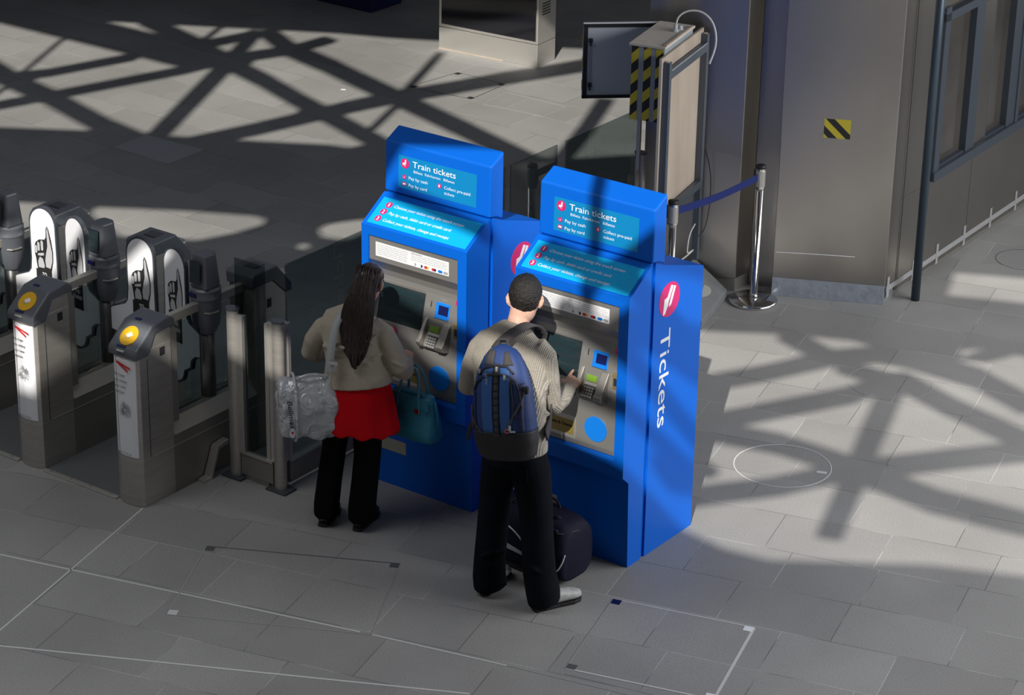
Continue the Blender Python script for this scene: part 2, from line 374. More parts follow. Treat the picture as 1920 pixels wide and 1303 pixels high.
# ------------------------------------------------------------------ unseen roof, openings and beams shaped to cast the sun patches
RZ = 9.0
def up(p): return Vector((p.x - SUN.x/(-SUN.z)*RZ, p.y - SUN.y/(-SUN.z)*RZ, RZ))
def F(px, py): return at(px, py)
ROOF = mat('dark_roof_panels', (0.10, 0.10, 0.11), 0.7)
ROOFB = mat('dark_roof_steel', (0.12, 0.12, 0.13), 0.6)
z5 = lambda x, y: (x/3.097, 30+y/3.097)
z6 = lambda x, y: (560+x/3.097, 100+y/3.097)
z1 = lambda x, y: (1300+x/3.097, 560+y/3.097)
W2 = lambda x, y: Vector((x, y, 0))
holes = [  # roof openings cut to drop sunlight on chosen floor and object patches
    [F(-300,-32), F(0,41), F(245,101), F(350,127), F(405,124), F(430,97), F(190,38), F(620,60), F(740,70), F(1053,88), F(1150,92), F(1300,95), F(1290,284), F(1180,290), F(1075,297), F(990,293), F(840,285), F(700,268), F(655,276), F(620,271), F(420,261), F(275,251), F(180,245), F(0,238), F(-300,225)],
    [F(181,385), F(340,392), F(480,402), F(499,408), F(495,420), F(440,436), F(370,450), F(225,442), F(172,402)],
    [F(-80,370), F(139,382), F(130,400), F(90,430), F(-80,430)],
    [F(597,430), F(612,419), F(640,414), F(690,408), F(700,430), F(650,450), F(606,444)],
    [F(558,460), F(564,455), F(574,454), F(585,460), F(574,466), F(562,465)],
    [W2(-2.86,1.40), W2(-2.3,1.28), W2(-1.8,.98), W2(-1.0,.80), W2(-.4,.70), W2(.02,.57), W2(.30,.52), W2(.57,.56), W2(1.3,1.06), W2(1.77,1.26), W2(3.2,2.0), F(2200,760), F(1920,665), F(1850,655), F(1750,690), F(1690,660), F(1635,645), F(1600,635), F(1530,628), F(1450,622), F(1358,619), W2(-1.75,2.95), W2(-2.3,2.75), W2(-2.80,2.55)],
    [F(1800,653), F(1855,648), F(1900,668), F(1850,680), F(1803,676)],
    [F(1792,508), F(1935,520), F(1990,575), F(1776,553)],
    [W2(-3.98,.72), W2(-3.72,.80), W2(-3.60,1.12), W2(-3.86,1.10)],
    [W2(-4.95,.45), W2(-4.42,.50), W2(-4.30,1.20), W2(-4.75,1.25)],
    [W2(-4.24,.66), W2(-4.10,.66), W2(-4.10,1.06), W2(-4.25,1.06)],
    [W2(-3.98,-.55), W2(-3.66,-.55), W2(-3.72,.02), W2(-4.0,.02)],
    [W2(-3.02,.44), W2(-2.42,.38), W2(-2.50,.72), W2(-3.05,.74)],
    [W2(-3.30,.12), W2(-2.95,.12), W2(-3.0,.3), W2(-3.3,.3)],
]
outer = [W2(-17,-6), W2(7,-6), W2(7,12), W2(-17,12)]
R2 = [[up(p) for p in h] for h in [outer]+holes]
m = MB(); eds = []
for h in R2:
    vv = [m.b.verts.new(p) for p in h]
    eds += [m.b.edges.new((vv[i], vv[(i+1) % len(vv)])) for i in range(len(vv))]
bmesh.ops.triangle_fill(m.b, edges=eds, use_beauty=True)
patch_roof = m.build('sun_patch_roof', ROOF); tag(patch_roof, kind='structure')
md = patch_roof.modifiers.new('thick', 'SOLIDIFY'); md.thickness = 0.03
bars = []
def bar(pts, px=None, wd=None):
    """beam whose shadow runs through these pixels with this width in pixels"""
    for a, b in zip(pts, pts[1:]):
        A = a if isinstance(a, Vector) else F(*a); B = b if isinstance(b, Vector) else F(*b)
        if wd is None:
            mx, my = (a[0]+b[0])/2, (a[1]+b[1])/2; dx, dy = b[0]-a[0], b[1]-a[1]; l = math.hypot(dx, dy); nx, ny = -dy/l*px/2, dx/l*px/2
            p0, p1 = F(mx-nx, my-ny), F(mx+nx, my+ny); d = (B-A).normalized(); q = p1-p0; w_ = abs(q.x*d.y-q.y*d.x)
        else: w_ = wd
        bars.append((up(A), up(B), w_))
def zb(f, pts): return [f(*p) for p in pts]
bar(zb(z5, [(-300,120), (60,335)]), 26); bar(zb(z5, [(60,345), (330,465), (620,620), (860,720)]), 26)
bar(zb(z5, [(150,315), (370,130)]), 8); bar(zb(z5, [(60,340), (300,315), (780,225)]), 11)
bar(zb(z5, [(-200,545), (0,505), (350,440), (1080,300), (1330,240)]), 12); bar(zb(z5, [(-60,480), (90,370)]), 8)
bar(zb(z5, [(910,700), (1330,270)]), 32); bar(zb(z5, [(1330,270), (1500,80)]), 26)
bar([z5(1330,250), z5(1550,360), (560,180), (720,265)], 22)
bar([z5(1150,715), z5(1500,640), (560,219), (660,195), (752,176), (850,160), (950,142), (1110,116)], 19)
bar([z5(1220,255), z5(1700,185), (620,70)], 14); bar([(505,55), z5(1700,180), (620,118), (752,180), (870,235), (1000,298)], 24)
bar(zb(z5, [(880,20), (1160,150), (1350,250)]), 20); bar(zb(z5, [(1170,150), (1290,55)]), 9); bar(zb(z5, [(1140,165), (1480,95)]), 12)
bar([z6(610,230), z6(830,-10)], 15); bar([z6(590,280), z6(420,440)], 12)
bar([(1137,184), (1100,240), (1050,300)], 30)
for p in [z5(100,345), z5(1340,265), (752,180), z6(150,320)]:
    q = up(F(*p)); bars.append((q+Vector((-.16,-.08,0)), q+Vector((.16,.08,0)), .22))
bar(zb(z1, [(-300,560), (100,462), (420,405), (800,320), (1150,290)]), 22)
bar(zb(z1, [(-200,740), (150,680), (620,590), (900,535), (1190,440)]), 24)
bar(zb(z1, [(-100,700), (150,745), (500,810), (800,905), (1000,970)]), 28)
bar(zb(z1, [(-100,1130), (50,1110), (500,1055), (900,965)]), 26)
bar(zb(z1, [(1190,430), (1050,740), (960,960), (800,1330)]), 46)
bar(zb(z1, [(1180,430), (1500,600), (1940,800)]), 28)
bar(zb(z1, [(1200,300), (1640,430), (1960,600)]), 30)
bar(zb(z1, [(1000,960), (1500,900), (1960,855)]), 28)
bar(zb(z1, [(1000,980), (1400,1140), (1960,1280)]), 34)
bar(zb(z1, [(880,370), (1200,470)]), 18)
bar(zb(z1, [(560,190), (800,320)]), 24); bar(zb(z1, [(1030,290), (1250,330)]), 20)
bar([W2(-1.9,3.4), W2(-1.12,1.75)], wd=.085); bar([W2(-1.6,2.12), W2(-.62,1.95)], wd=.14)
bar([W2(-1.25,1.7), W2(-.3,1.35)], wd=.09)
bar([W2(-2.9,1.52), W2(-1.5,1.18)], wd=.09); bar([W2(-2.6,1.4), W2(-.2,1.1)], wd=.06)
bar([W2(-2.7,2.25), W2(-2.0,2.12)], wd=.07)
for i, (a, b, w_) in enumerate(bars):
    d = b-a; l = d.length
    if l < .01: continue
    M_ = frame((a+b)/2 - Vector((0, 0, .06)), d, Vector((0, 0, 1)).cross(d))
    o = MB().box(-l/2-.02, l/2+.02, -w_/2, w_/2, -.04, .04, M_).build('trim_%d' % (i+10), ROOFB); tag(o, kind='structure')
#PART2#
# ------------------------------------------------------------------ ticket machines
KW = 0.735
BLUE_G = BLUE
def number_badge(parent, x, z, y, n, r, M_=None, name='number_badge'):
    M1 = M_ or frame((x, y, z), (1, 0, 0), (0, 0, 1))
    o = MB().disc(r, r, 0.0015, M1, 24).build(name, PINK, parent)
    MB().text(n, M1 @ Matrix.Translation((-r*.42, -r*.6, 0.002)), width=r*.8 if n != '1' else r*.45, height=r*1.2, bold=.02).build('lettering', WHITE, o)
    return o
def arrow_logo(parent, M1, r, name='arrow_logo', tilt=0.0):
    o = MB().disc(r, r*1.0, 0.0015, M1, 36).build(name, PINK, parent)
    m = MB(); k = r/1.0
    R_ = M1 @ Matrix.Translation((0, 0, .0018)) @ Matrix.Rotation(tilt, 4, 'Z')
    for pts in ([(-.62,.08),(-.30,.42),(-.30,.20),(.02,.20),(.30,.62),(.50,.50),(.12,-.12),(-.30,-.12),(-.10,-.62)], [(.34,.68),(.62,.50),(.30,-.05),(.10,-.30),(-.02,-.26),(.18,.10)]):
        m.prism([(p[0]*k, p[1]*k) for p in pts], 0, .0008, 'z', R_)
    m.build('arrow_mark', WHITE, o); return o
def ticket_machine(label, loc):
    t = thing('ticket_machine', label, 'ticket machine', loc, 0, 'blue train ticket machines')
    fy = -.0765
    x0, x1 = .049, .673
    front = [(0, 0), (-.019, .519), (fy, .571), (fy, 1.607), (.1285, 1.738), (.1285, 0)]
    m = MB()
    m.prism(front, x1, KW, 'x'); m.prism(front, 0, x0, 'x')
    m.prism([(0, 0), (-.019, .519), (fy, .571), (fy, .655), (-.055, .668), (.02, .668), (.02, 1.551), (fy, 1.551), (fy, 1.607), (.1285, 1.738), (.1285, 0)], x0, x1, 'x')
    m.prism([(.1285, 0), (.1285, 1.738), (.165, 1.738), (.165, 0)], .012, KW-.012, 'x')
    m.prism([(.165, 0), (.165, 1.738), (.255, 1.70), (.6463, 1.578), (.6463, 0)], 0, KW, 'x')
    body = m.build('cabinet_body', BLUE, t)
    # header
    m = MB(); m.prism([(.1315, 1.744), (.137, 2.04), (.257, 2.10), (.257, 1.705), (.19, 1.735)], 0, KW, 'x')
    hd = m.build('header', BLUE, t, bevel=.012, bseg=4, smooth=False)
    # header poster
    Mh = frame((0, .1335, 0), (1, 0, 0), (0, .0183, 1))
    Y = lambda z: .1315 + (z-1.744)*.0186 - .001
    hp = MB().prism([(Y(1.785)-.0006, 1.785), (Y(1.975)-.0006, 1.975), (Y(1.975)+.002, 1.975), (Y(1.785)+.002, 1.785)], .098, .641, 'x').build('header_poster', BLUE_P, t)
    T = lambda x, z: frame((x, Y(z)-.0012, z), (1, 0, 0), (0, .0186, 1))
    for tx, x, z, w_, h_, bo in (('Train tickets', .198, 1.921, .300, .035, .004), ('Billets', .206, 1.890, .062, .015, 0), ('Fahrkarten', .285, 1.890, .108, .015, 0), ('Billetes', .415, 1.890, .075, .015, 0),
                             ('Pay by cash', .172, 1.845, .133, .0175, 0), ('Pay by card', .172, 1.803, .128, .0175, 0), ('Collect pre-paid', .420, 1.845, .180, .0175, 0), ('tickets', .420, 1.814, .070, .016, 0)):
        MB().text(tx, T(x, z), width=w_, height=h_, bold=bo).build('lettering', WHITE, hp)
    arrow_logo(hp, T(.145, 1.932), .029, tilt=.5)
    for (x, z, r) in ((.141, 1.853, .013), (.386, 1.855, .014)):
        MB().disc(r, r, .0012, T(x, z), 20).build('icon_disc', PINK, hp)
        if x > .3:
            MB().box(-.005, .005, -.007, .007, .0014, .0018, T(x, z)).build('icon_symbol', WHITE, hp)
        else:
            MB().prism([(-.006, 0), (0, -.006), (.007, .005), (0, -.001)], .0014, .0018, 'z', T(x, z)).build('icon_symbol', WHITE, hp)
    MB().box(-.013, .013, -.010, .010, 0, .0012, T(.141, 1.812)).build('icon_disc', PINK, hp)
    MB().box(-.010, .010, -.004, .005, .0014, .0018, T(.141, 1.812)).build('icon_symbol', WHITE, hp)
    # sloping instruction panel
    sv = Vector((0, .205, .131)); L_ = .2433; sn = sv.normalized()
    I = lambda x, s_, d=.0: frame((x, fy + sn.y*s_ - sn.z*d, 1.607 + sn.z*s_ + sn.y*d), (1, 0, 0), (0, sn.y, sn.z))
    ip = MB().box(.026, .712, .018, .206, 0, .0015, I(0, 0)).build('instruction_panel', CYAN, t)
    for x, s_, w_, tx in ((.130, .152, .486, 'Choose your ticket using the touch screen'), (.124, .100, .435, 'Pay by cash, debit card or credit card'), (.117, .048, .460, 'Collect your tickets, change and receipt')):
        MB().text(tx, I(x, s_, .0016), width=w_, height=.0190, shear=.2, bold=.004).build('lettering', WHITE, ip)
    for n, x, s_ in (('1', .091, .162), ('2', .085, .110), ('3', .079, .058)):
        Mi = I(x, s_, .0016)
        o = MB().disc(.021, .021, .001, Mi, 24).build('number_badge', PINK, ip)
        MB().text(n, Mi @ Matrix.Translation((-.007 if n != '1' else -.004, -.012, .0012)), width=.014 if n != '1' else .008, height=.024, bold=.02).build('numeral', WHITE, ip)
    # steel fascia
    f = [(-.066, 1.549), (-.066, 1.405), (-.004, 1.335), (.003, 1.30), (0.0, 1.272), (-.052, 1.042), (-.056, .70), (-.052, .672), (.019, .672), (.019, 1.549)]
    fa = MB().prism(f, x0+.0005, x1-.0005, 'x').build('steel_fascia', FASCIA, t)
    # notice
    no = MB().box(.094, .607, -.0672, -.064, 1.434, 1.517).build('notice_board', POSTER, t)
    m = MB()
    rn = random.Random(3)
    for c, (a, b) in enumerate(((.105, .330), (.345, .598))):
        for r in range(6 if c == 0 else 4):
            x = a
            while x < b - .02:
                w_ = rn.uniform(.012, .04); w_ = min(w_, b-x)
                m.box(x, x+w_, -.0676, -.0672, 1.503 - r*.011, 1.5055 - r*.011); x += w_ + .004
    m.box(.345, .42, -.0676, -.0672, 1.508, 1.512)
    m.build('text_lines', GREYINK, no)
    for x, c1, c2 in ((.365, WHITE, GREYINK), (.410, WHITE, NAVYM), (.452, RED, YELLOW), (.504, RED, NAVYM), (.548, BLUE_S, BLUE_S), (.585, GREYINK, GREYINK)):
        o = MB().disc(.0105, .0085, .0006, frame((x-.005, -.0674, 1.448), (1, 0, 0), (0, 0, 1)), 16).build('card_emblem', c1, no)
        MB().disc(.0105, .0085, .0006, frame((x+.006, -.0672, 1.448), (1, 0, 0), (0, 0, 1)), 16).build('card_emblem', c2, no)
    # sloping plane of the screen
    s0 = Vector((0, -.052, 1.042)); sd = Vector((0, .052, .230)).normalized()
    S = lambda x, z, d=0.0: frame((x, s0.y + (z-1.042)*.226 - sd.z*d, z + sd.y*d), (1, 0, 0), (0, sd.y, sd.z))
    sc = MB().box(-.158, .158, 0, .212, 0, .002, S(.243, 1.052)).build('touch_screen', SCREEN, t)
    m = MB()
    for k in range(4): m.box(-.12, .12, .03+k*.045, .058+k*.045, .002, .0024, S(.243, 1.052))
    m.build('screen_buttons', mat('screen_tiles', (0.015, 0.032, 0.038), 0.12), sc)
    MB().box(-.158, .158, -.012, -.002, .0, .004, S(.243, 1.264+.012)).build('screen_lip', STEEL_D, sc)
    MB().box(-.0025, .0025, -.017, .017, 0, .002, S(.447, 1.215)).build('ticket_slot', INK, t)
    m = MB(); m.text('INSERT', S(.432, 1.2) @ Matrix.Rotation(PI/2, 4, 'Z') @ Matrix.Translation((-.015, 0, .001)), width=.03, height=.005); m.build('slot_lettering', GREYINK, t)
    # blue card entry
    ce = MB(); M2 = S(.530, 1.192)
    ce.prism([(-.048, .046), (.048, .046), (.048, -.046), (-.048, -.046)], 0, .004, 'z', M2)
    for (a, b) in (((-.048, -.046, .048, -.030)), ((-.048, .036, .048, .046)), ((-.048, -.046, -.032, .046)), ((.040, -.046, .048, .046))) if False else ():
        pass
    ce = ce.build('card_entry', BLUE_S, t, bevel=.002)
    m = MB(); m.box(-.026, .040, -.022, .030, .0042, .006, M2); m.build('card_slot', NAVYM, ce)
    m = MB(); m.prism([(-.046, -.044), (.046, -.044), (.038, -.024), (-.028, -.024)], .004, .012, 'z', M2); m.build('card_lip', BLUE_S, ce)
    MB().text('Cards', S(.515, 1.252, .001), width=.034, height=.009).build('card_lettering', GREYINK, t)
    # keypad unit
    K0 = frame((0, 0, 0), (1, 0, 0), (0, 0, 1))
    m = MB(); m.prism([(-.02, .955), (-.105, .985), (-.125, 1.02), (-.105, 1.035), (-.04, 1.135), (.0, 1.15), (0, .95)], .418, .444, 'x')
    m.prism([(-.02, .955), (-.105, .985), (-.125, 1.02), (-.105, 1.035), (-.04, 1.135), (.0, 1.15), (0, .95)], .552, .602, 'x')
    m.prism([(-.02, .955), (-.085, .975), (-.092, .99), (-.062, 1.05), (-.052, 1.06), (-.03, 1.11), (.0, 1.13), (0, .95)], .444, .552, 'x')
    ku = m.build('keypad_housing', STEEL_D, t, bevel=.006, bseg=3)
    Mk = frame((.498, -.080, 1.018), (1, 0, 0), (0, .45, .89)); m = MB(); m.box(-.034, .034, -.034, .034, .0, .004, Mk); m.build('keypad_plate', DGREY, ku)
    m = MB()
    for i in range(4):
        for j in range(4): m.box(-.031+i*.0165, -.019+i*.0165, -.030+j*.0155, -.019+j*.0155, .004, .008, Mk)
    m.build('keys', STEEL_L, ku)
    Md = frame((.498, -.043, 1.082), (1, 0, 0), (0, .40, .91)); MB().box(-.036, .028, -.017, .017, .0, .005, Md).build('green_display', GREEN, ku)
    # coin entry
    m = MB(); m.box(.628, .668, -.05, -.0, 1.06, 1.15); ce = m.build('coin_entry', BRASS, t, bevel=.004)
    MB().box(.640, .660, -.056, -.049, 1.085, 1.125).build('coin_slot', INK, ce)
    MB().text('Coins', S(.632, 1.045, .002), width=.03, height=.009).build('coin_lettering', GREYINK, t)
    number_badge(t, .283, .870, -.0565, '3', .024); number_badge(t, .215, 1.012, -.06, '1', .020)
    b = number_badge(t, .640, 1.262, -.012, '2', .024)
    # collecting tray
    tr = MB().box(.195, .405, -.0575, -.054, .705, .832).build('collection_tray', STEEL_L, t)
    MB().box(.205, .398, -.0585, -.057, .723, .808).build('tray_flap', BRASS, tr)
    MB().text('Tickets & Change', frame((.215, -.0590, .768), (1, 0, 0), (0, 0, 1)), width=.172, height=.018, bold=.02).build('tray_lettering', INK, tr)
    MB().disc(.072, .072, .004, frame((.537, -.056, .800), (1, 0, 0), (0, 0, 1)), 48).build('round_blue_disc', BLUE_S, t)
    # plate low on the front
    MB().box(.06, .265, -.022, -.012, .222, .325, Matrix.Translation((0, .011, 0))).build('blank_plate', mat('beige_plate', (0.38, 0.37, 0.31), .5), t)
    # side markings, right side and left side
    for sx in (1, -1):
        X = KW + .0003 if sx == 1 else -.0003
        Ms = lambda y, z: frame((X, y, z), (0, sx, 0), (0, 0, 1))
        lg = MB().disc(.102, .098, .0012, Ms(.312, 1.487), 40).build('side_logo', PINK, t)
        m = MB(); 
        A = [(-.052,-.085),(.010,-.045),(.068,.062),(.055,.068),(.0,-.03),(-.012,-.012),(.035,.075),(.018,.082),(-.028,.012),(-.06,.005)]
        m.prism([(-.060,-.078),(-.050,.012),(-.020,.018),(.012,.080),(.034,.070),(-.008,-.010),(-.012,-.030),(-.040,-.075)], .0014, .0018, 'z', Ms(.312, 1.487))
        m.prism([(.040,.068),(.060,.060),(.018,-.035),(-.005,-.045),(.000,-.022),(.006,-.010)], .0014, .0018, 'z', Ms(.312, 1.487))
        m.build('arrow_mark', WHITE, lg)
        Mt = frame((X, .243, 1.318), (0, 0, -1), (0, sx, 0)) if sx == 1 else frame((X, .345, 1.318), (0, 0, -1), (0, -1, 0))
        m = MB(); m.text('Tickets', Mt, width=.570, height=.092, depth=.0012, bold=.004); m.build('side_lettering', WHITE, t)
    return t
k2 = ticket_machine('blue train ticket machine on the right, nearest the man with the backpack', (-KW, 0, 0))
k1 = copy_tree(k2); k1.location = (-KW-1.0656, .006, 0)
for ch in [o for o in bpy.data.objects if o.parent == k1 and o.name.startswith('side_l')]:
    ch.location = (0, .125, -.07)
k1['label'] = 'blue train ticket machine on the left, in front of the woman in red'

# ------------------------------------------------------------------ ticket gates
def lozenge(w0, w1, z0, z1, n=14):
    """outline with a round top and a tongue below"""
    c = (w0+w1)/2; r = (w1-w0)/2
    top = [(c + r*math.cos(a), z1 - r*1.15 + r*1.15*math.sin(a)) for a in [PI*i/n for i in range(n+1)]]
    return top
def gate_leaf(parent, side, hx, hy, ang, flip):
    """leaf hinged at the mechanism column; side=+1 reaches to +x, -1 to -x"""
    d = Vector((math.cos(ang), math.sin(ang), 0)) if side > 0 else Vector((-math.cos(ang), math.sin(ang), 0))
    M_ = frame((hx, hy, 0), d, (0, 0, 1)) if side > 0 else frame((hx, hy, 0), d, (0, 0, 1))
    s0, s1 = .165, .365; c = (s0+s1)/2; r = (s1-s0)/2
    pts = [(c+r*math.cos(a), 1.29-r*1.1+r*1.1*math.sin(a)) for a in [PI*i/16 for i in range(17)]]
    pts += [(s0, .95), (s0-.008, .875), (s0-.03, .845), (.05, .815), (.035, .80), (.035, .66), (.06, .655), (.10, .645), (.125, .61), (.135, .56)]
    pts += [(c+.02+.085*math.cos(a), .52+.085*math.sin(a)) for a in [PI+PI*i/10 for i in range(11)]]
    pts += [(s1, .62), (s1+.005, .8)]
    inner = [(c+(p[0]-c)*.90, .9+(p[1]-.9)*.965) if p[0] > .11 else (p[0], .735+(p[1]-.735)*.9) for p in pts]
    rim = MB().prism(pts, -.012, .012, 'z', M_).build('gate_leaf', DGREY, parent)
    front = -1 if side > 0 else 1     # face towards the viewer (-y)
    zf = .0125
    # local z of M_ : d x up
    zdir = d.cross(Vector((0, 0, 1)))
    sgn = 1 if zdir.y < 0 else -1
    face = MB().prism(inner, sgn*.0123, sgn*.0140, 'z', M_).build('leaf_poster', POSTER, rim)
    # pointing hand in black and grey
    Q = lambda p, a: p
    mir = 1 if side > 0 else -1
    hc = c; m = MB()
    def P(pts, z0=.0142, z1=.0146): m.prism([(hc + mir*p[0], p[1]) for p in pts], sgn*z0, sgn*z1, 'z', M_)
    P([(-.062, .70), (.055, .70), (.055, .885), (-.062, .885)])            # dark cuff
    rim2 = m.build('cuff_print', INK, rim)
    m = MB()
    P([(-.050, .885), (-.060, .96), (-.066, .985), (-.066, 1.03), (-.055, 1.055), (-.03, 1.075), (.012, 1.082), (.022, 1.10), (.024, 1.15), (.034, 1.172), (.046, 1.15), (.062, 1.08), (.072, 1.01), (.070, .95), (.056, .885)], .0142, .0144)
    m.build('hand_print', INK, rim)
    m = MB()
    P([(.014, .905), (.010, .95), (.020, 1.0), (.031, 1.04), (.029, 1.14), (.035, 1.163), (.041, 1.14), (.050, 1.08), (.064, 1.01), (.063, .95), (.048, .90)], .0145, .0148)
    for k, (x, z, l) in enumerate(((-.056, 1.010, .050), (-.036, 1.030, .056), (-.010, 1.040, .064))):
        P([(x-.007, z-l/2), (x+.006, z-l/2), (x+.009, z-l/2+.01), (x+.009, z+l/2-.008), (x+.003, z+l/2), (x-.005, z+l/2), (x-.009, z+l/2-.008)], .0145, .0148)
    P([(-.042, .895), (-.044, .935), (-.030, .965), (-.008, .955), (.004, .915), (.0, .895)], .0145, .0148)
    P([(-.046, .972), (-.040, .985), (.0, .995), (.004, .980), (-.02, .972)], .0145, .0148)
    m.build('hand_highlights', mat('print_pale_grey', (0.50, 0.50, 0.52), .5) if 'print_pale_grey' not in bpy.data.materials else bpy.data.materials['print_pale_grey'], rim)
    m = MB()
    x_dir = Vector((1, 0, 0))
    for k, (tx, w_) in enumerate((('TO', .032), ('THE', .046), ('TRAINS', .082))):
        x = hc + mir*(-.004 - (w_/2))
        o_ = M_ @ Vector((hc - (w_/2)*(1 if side > 0 else -1), .842-k*.038, sgn*.0148))
        m.text(tx, frame(o_, d*(1 if side > 0 else -1), (0, 0, 1)), width=w_, height=.024, bold=.02)
    m.build('leaf_lettering', WHITE, rim)
    return rim
def ticket_gate(label, x, left_leaf=True, right_leaf=True):
    """unit centred on x, running along y"""
    t = thing('ticket_gate', label, 'ticket gate', (x, -.45, 0), 0, 'ticket gates in a row')
    O = Matrix.Translation((0, .45, 0))
    h = .1
    # low body, bowed front
    m = MB()
    front = [(-h, -1.09), (-h*.6, -1.112), (0, -1.120), (h*.6, -1.112), (h, -1.09), (h, -.835), (-h, -.835)]
    m.prism(front, 0, .955, 'z', O)
    m.prism([(-1.03, .90), (-.975, 1.04), (-.836, 1.07), (-.836, .90)], -h+.001, h-.001, 'x', O)
    m.build('front_pedestal', STEEL, t, bevel=.003)
    MB().box(-h-.001, h+.001, -1.032, -1.028, .298, .90, O).build('panel_seam', INK, t)
    m = MB(); m.prism([(-h, 0), (h, 0), (h, .36), (h-.045, .445), (-h+.045, .445), (-h, .36)], -.835, -.12, 'y', O); m.build('low_body', STEEL_D, t)
    m = MB(); m.prism([(h-.001, .360), (h+.002, .362), (h-.043, .448), (h-.046, .445)], -.83, -.125, 'y', O); m.prism([(-h+.001, .360), (-h-.002, .362), (-h+.043, .448), (-h+.046, .445)], -.83, -.125, 'y', O); m.build('side_shelf', mat('pale_shelf', (0.55, .53, .47), .45, .4) if 'pale_shelf' not in bpy.data.materials else bpy.data.materials['pale_shelf'], t)
    MB().box(-h-.002, h+.002, -1.01, -.12, .292, .297, O).build('body_seam', STEEL_L, t)
    MB().box(-.012, .012, -.83, -.50, .448, .985, O).build('glass_panel', GLASS, t); MB().box(-.012, .012, -.37, -.13, .448, .985, O).build('glass_panel', GLASS, t)
    MB().box(-.02, .02, -.80, -.12, 1.0, 1.052, O).build('handrail', mat('pale_rail', (0.50, .48, .42), .4, .6) if 'pale_rail' not in bpy.data.materials else bpy.data.materials['pale_rail'], t, bevel=.004)
    m = MB(); m.prism([(-.835, .44), (-.785, .44), (-.785, 1.0), (-.835, 1.03)], -h+.004, h-.004, 'x', O) ; m.build('pedestal_back', STEEL_D, t)
    for yy in (-.908,): MB().box(h-.002, h+.0015, yy-.02, yy+.02, .885, .935, O).build('side_sensor', INK, t)
    # reader head, front
    hd = [(-1.122, .915), (-1.128, .955), (-1.115, .975), (-.985, 1.085), (-.845, 1.105), (-.80, 1.075), (-.80, 1.03), (-.86, 1.035), (-.96, 1.03), (-1.02, .915)]
    m = MB(); m.prism(hd, -h-.006, h+.006, 'x', O); rh = m.build('reader_head', MGREY, t, bevel=.010, bseg=3)
    sl_ = Vector((0, .130, .110)).normalized(); Mr = O @ frame((0, -1.057, 1.0245), (1, 0, 0), sl_)
    dk = MB().disc(.058, .062, .006, Mr, 32).build('yellow_reader', YELLOW, rh)
    MB().prism([(-.022, .002), (.004, .024), (.026, .006), (.0, -.014)], .0062, .0075, 'z', Mr).build('card_symbol', WHITE, rh)
    MB().tube([Mr @ Vector((-.028+.004*i, -.008-.012*math.sin(PI*i/10), .007)) for i in range(11)], .003, 6).build('palm_symbol', GREYINK, rh)
    Ml = O @ frame((0, -1.113, .9775), (1, 0, 0), sl_); MB().box(-.045, .02, -.006, .007, 0.002, .004, Ml).build('blue_label', NAVYM, rh)
    MB().box(-.09, -.05, -.985+1.08, -.965+1.08, -.0, .004, O @ frame((0, -.985, 1.085), (1, 0, 0), (0, 1, .14)) @ Matrix.Translation((.05, -.08, 0))).build('blue_label', NAVYM, rh)
    MB().box(-.03, .025, -.004, .006, 0, .010, O @ frame((0, -1.128, .955), (1, 0, 0), (0, .6, .8))).build('ticket_slot', STEEL_L, rh)
    # front poster
    lp = [(-h*.88, -1.0955-.003), (-h*.5, -1.116), (0, -1.1225), (h*.5, -1.1165), (h*.80, -1.1055), (h*.80, -1.100), (-h*.88, -1.09)]
    pn = MB().prism(lp, .31, .905, 'z', O).build('poster_panel', POSTER, t)
    Mp = lambda x_, z_: O @ frame((x_, -1.1255, z_), (1, 0, 0), (0, 0, 1))
    m = MB(); m.text('We hope', Mp(-.07, .80), width=.085, height=.017); m.text('you enjoy', Mp(-.07, .765), width=.10, height=.017); m.text('your new', Mp(-.07, .73), width=.09, height=.017); m.text('station', Mp(-.07, .695), width=.075, height=.017); m.text('Great travel', Mp(-.07, .322), width=.11, height=.01)
    m.build('poster_lettering', INK, pn)
    m = MB(); m.prism([(-.055, .02), (.05, -.004), (.05, -.016), (-.02, .004), (.03, -.024), (.03, -.036), (-.055, .008)], 0, .001, 'z', Mp(.01, .87)); m.build('poster_swoosh', RED, pn)
    m = MB(); rn = random.Random(5)
    for k in range(34):
        a = 2*PI*k/34; l0, l1 = .01, rn.uniform(.03, .05)
        m.tube([Mp(0, .60) @ Vector((l0*math.cos(a), l0*math.sin(a), .0006)), Mp(0, .60) @ Vector((l1*math.cos(a), l1*1.05*math.sin(a), .0006))], .0016, 4)
    m.build('firework_print', GREYINK, pn)
    # rear pedestal and head
    m = MB(); m.prism([(-h, -.12), (h, -.12), (h, .16), (h*.6, .19), (-h*.6, .19), (-h, .16)], 0, 1.05, 'z', O); rp = m.build('rear_pedestal', STEEL, t, bevel=.003)
    MB().box(h-.002, h+.0015, -.02, .02, .88, .935, O).build('side_sensor', INK, t)
    m = MB(); m.prism([(-.14, 1.035), (-.145, 1.105), (-.13, 1.12), (.07, 1.125), (.20, .98), (.205, .925), (.14, .93), (.03, 1.035)], -h-.006, h+.006, 'x', O); rr = m.build('rear_reader_head', MGREY, t, bevel=.010, bseg=3)
    m = MB(); m.box(-.045, .045, -.05, .03, 1.124, 1.128, O); m.build('lid_outline', DGREY, rr)
    # mechanism column with head
    MB().tube([O @ Vector((0, -.43, .40)), O @ Vector((0, -.43, .90))], .045, 20).build('mechanism_column', mat('dark_steel_column', (0.10, 0.10, 0.10), .4, .6) if 'dark_steel_column' not in bpy.data.materials else bpy.data.materials['dark_steel_column'], t, smooth=True)
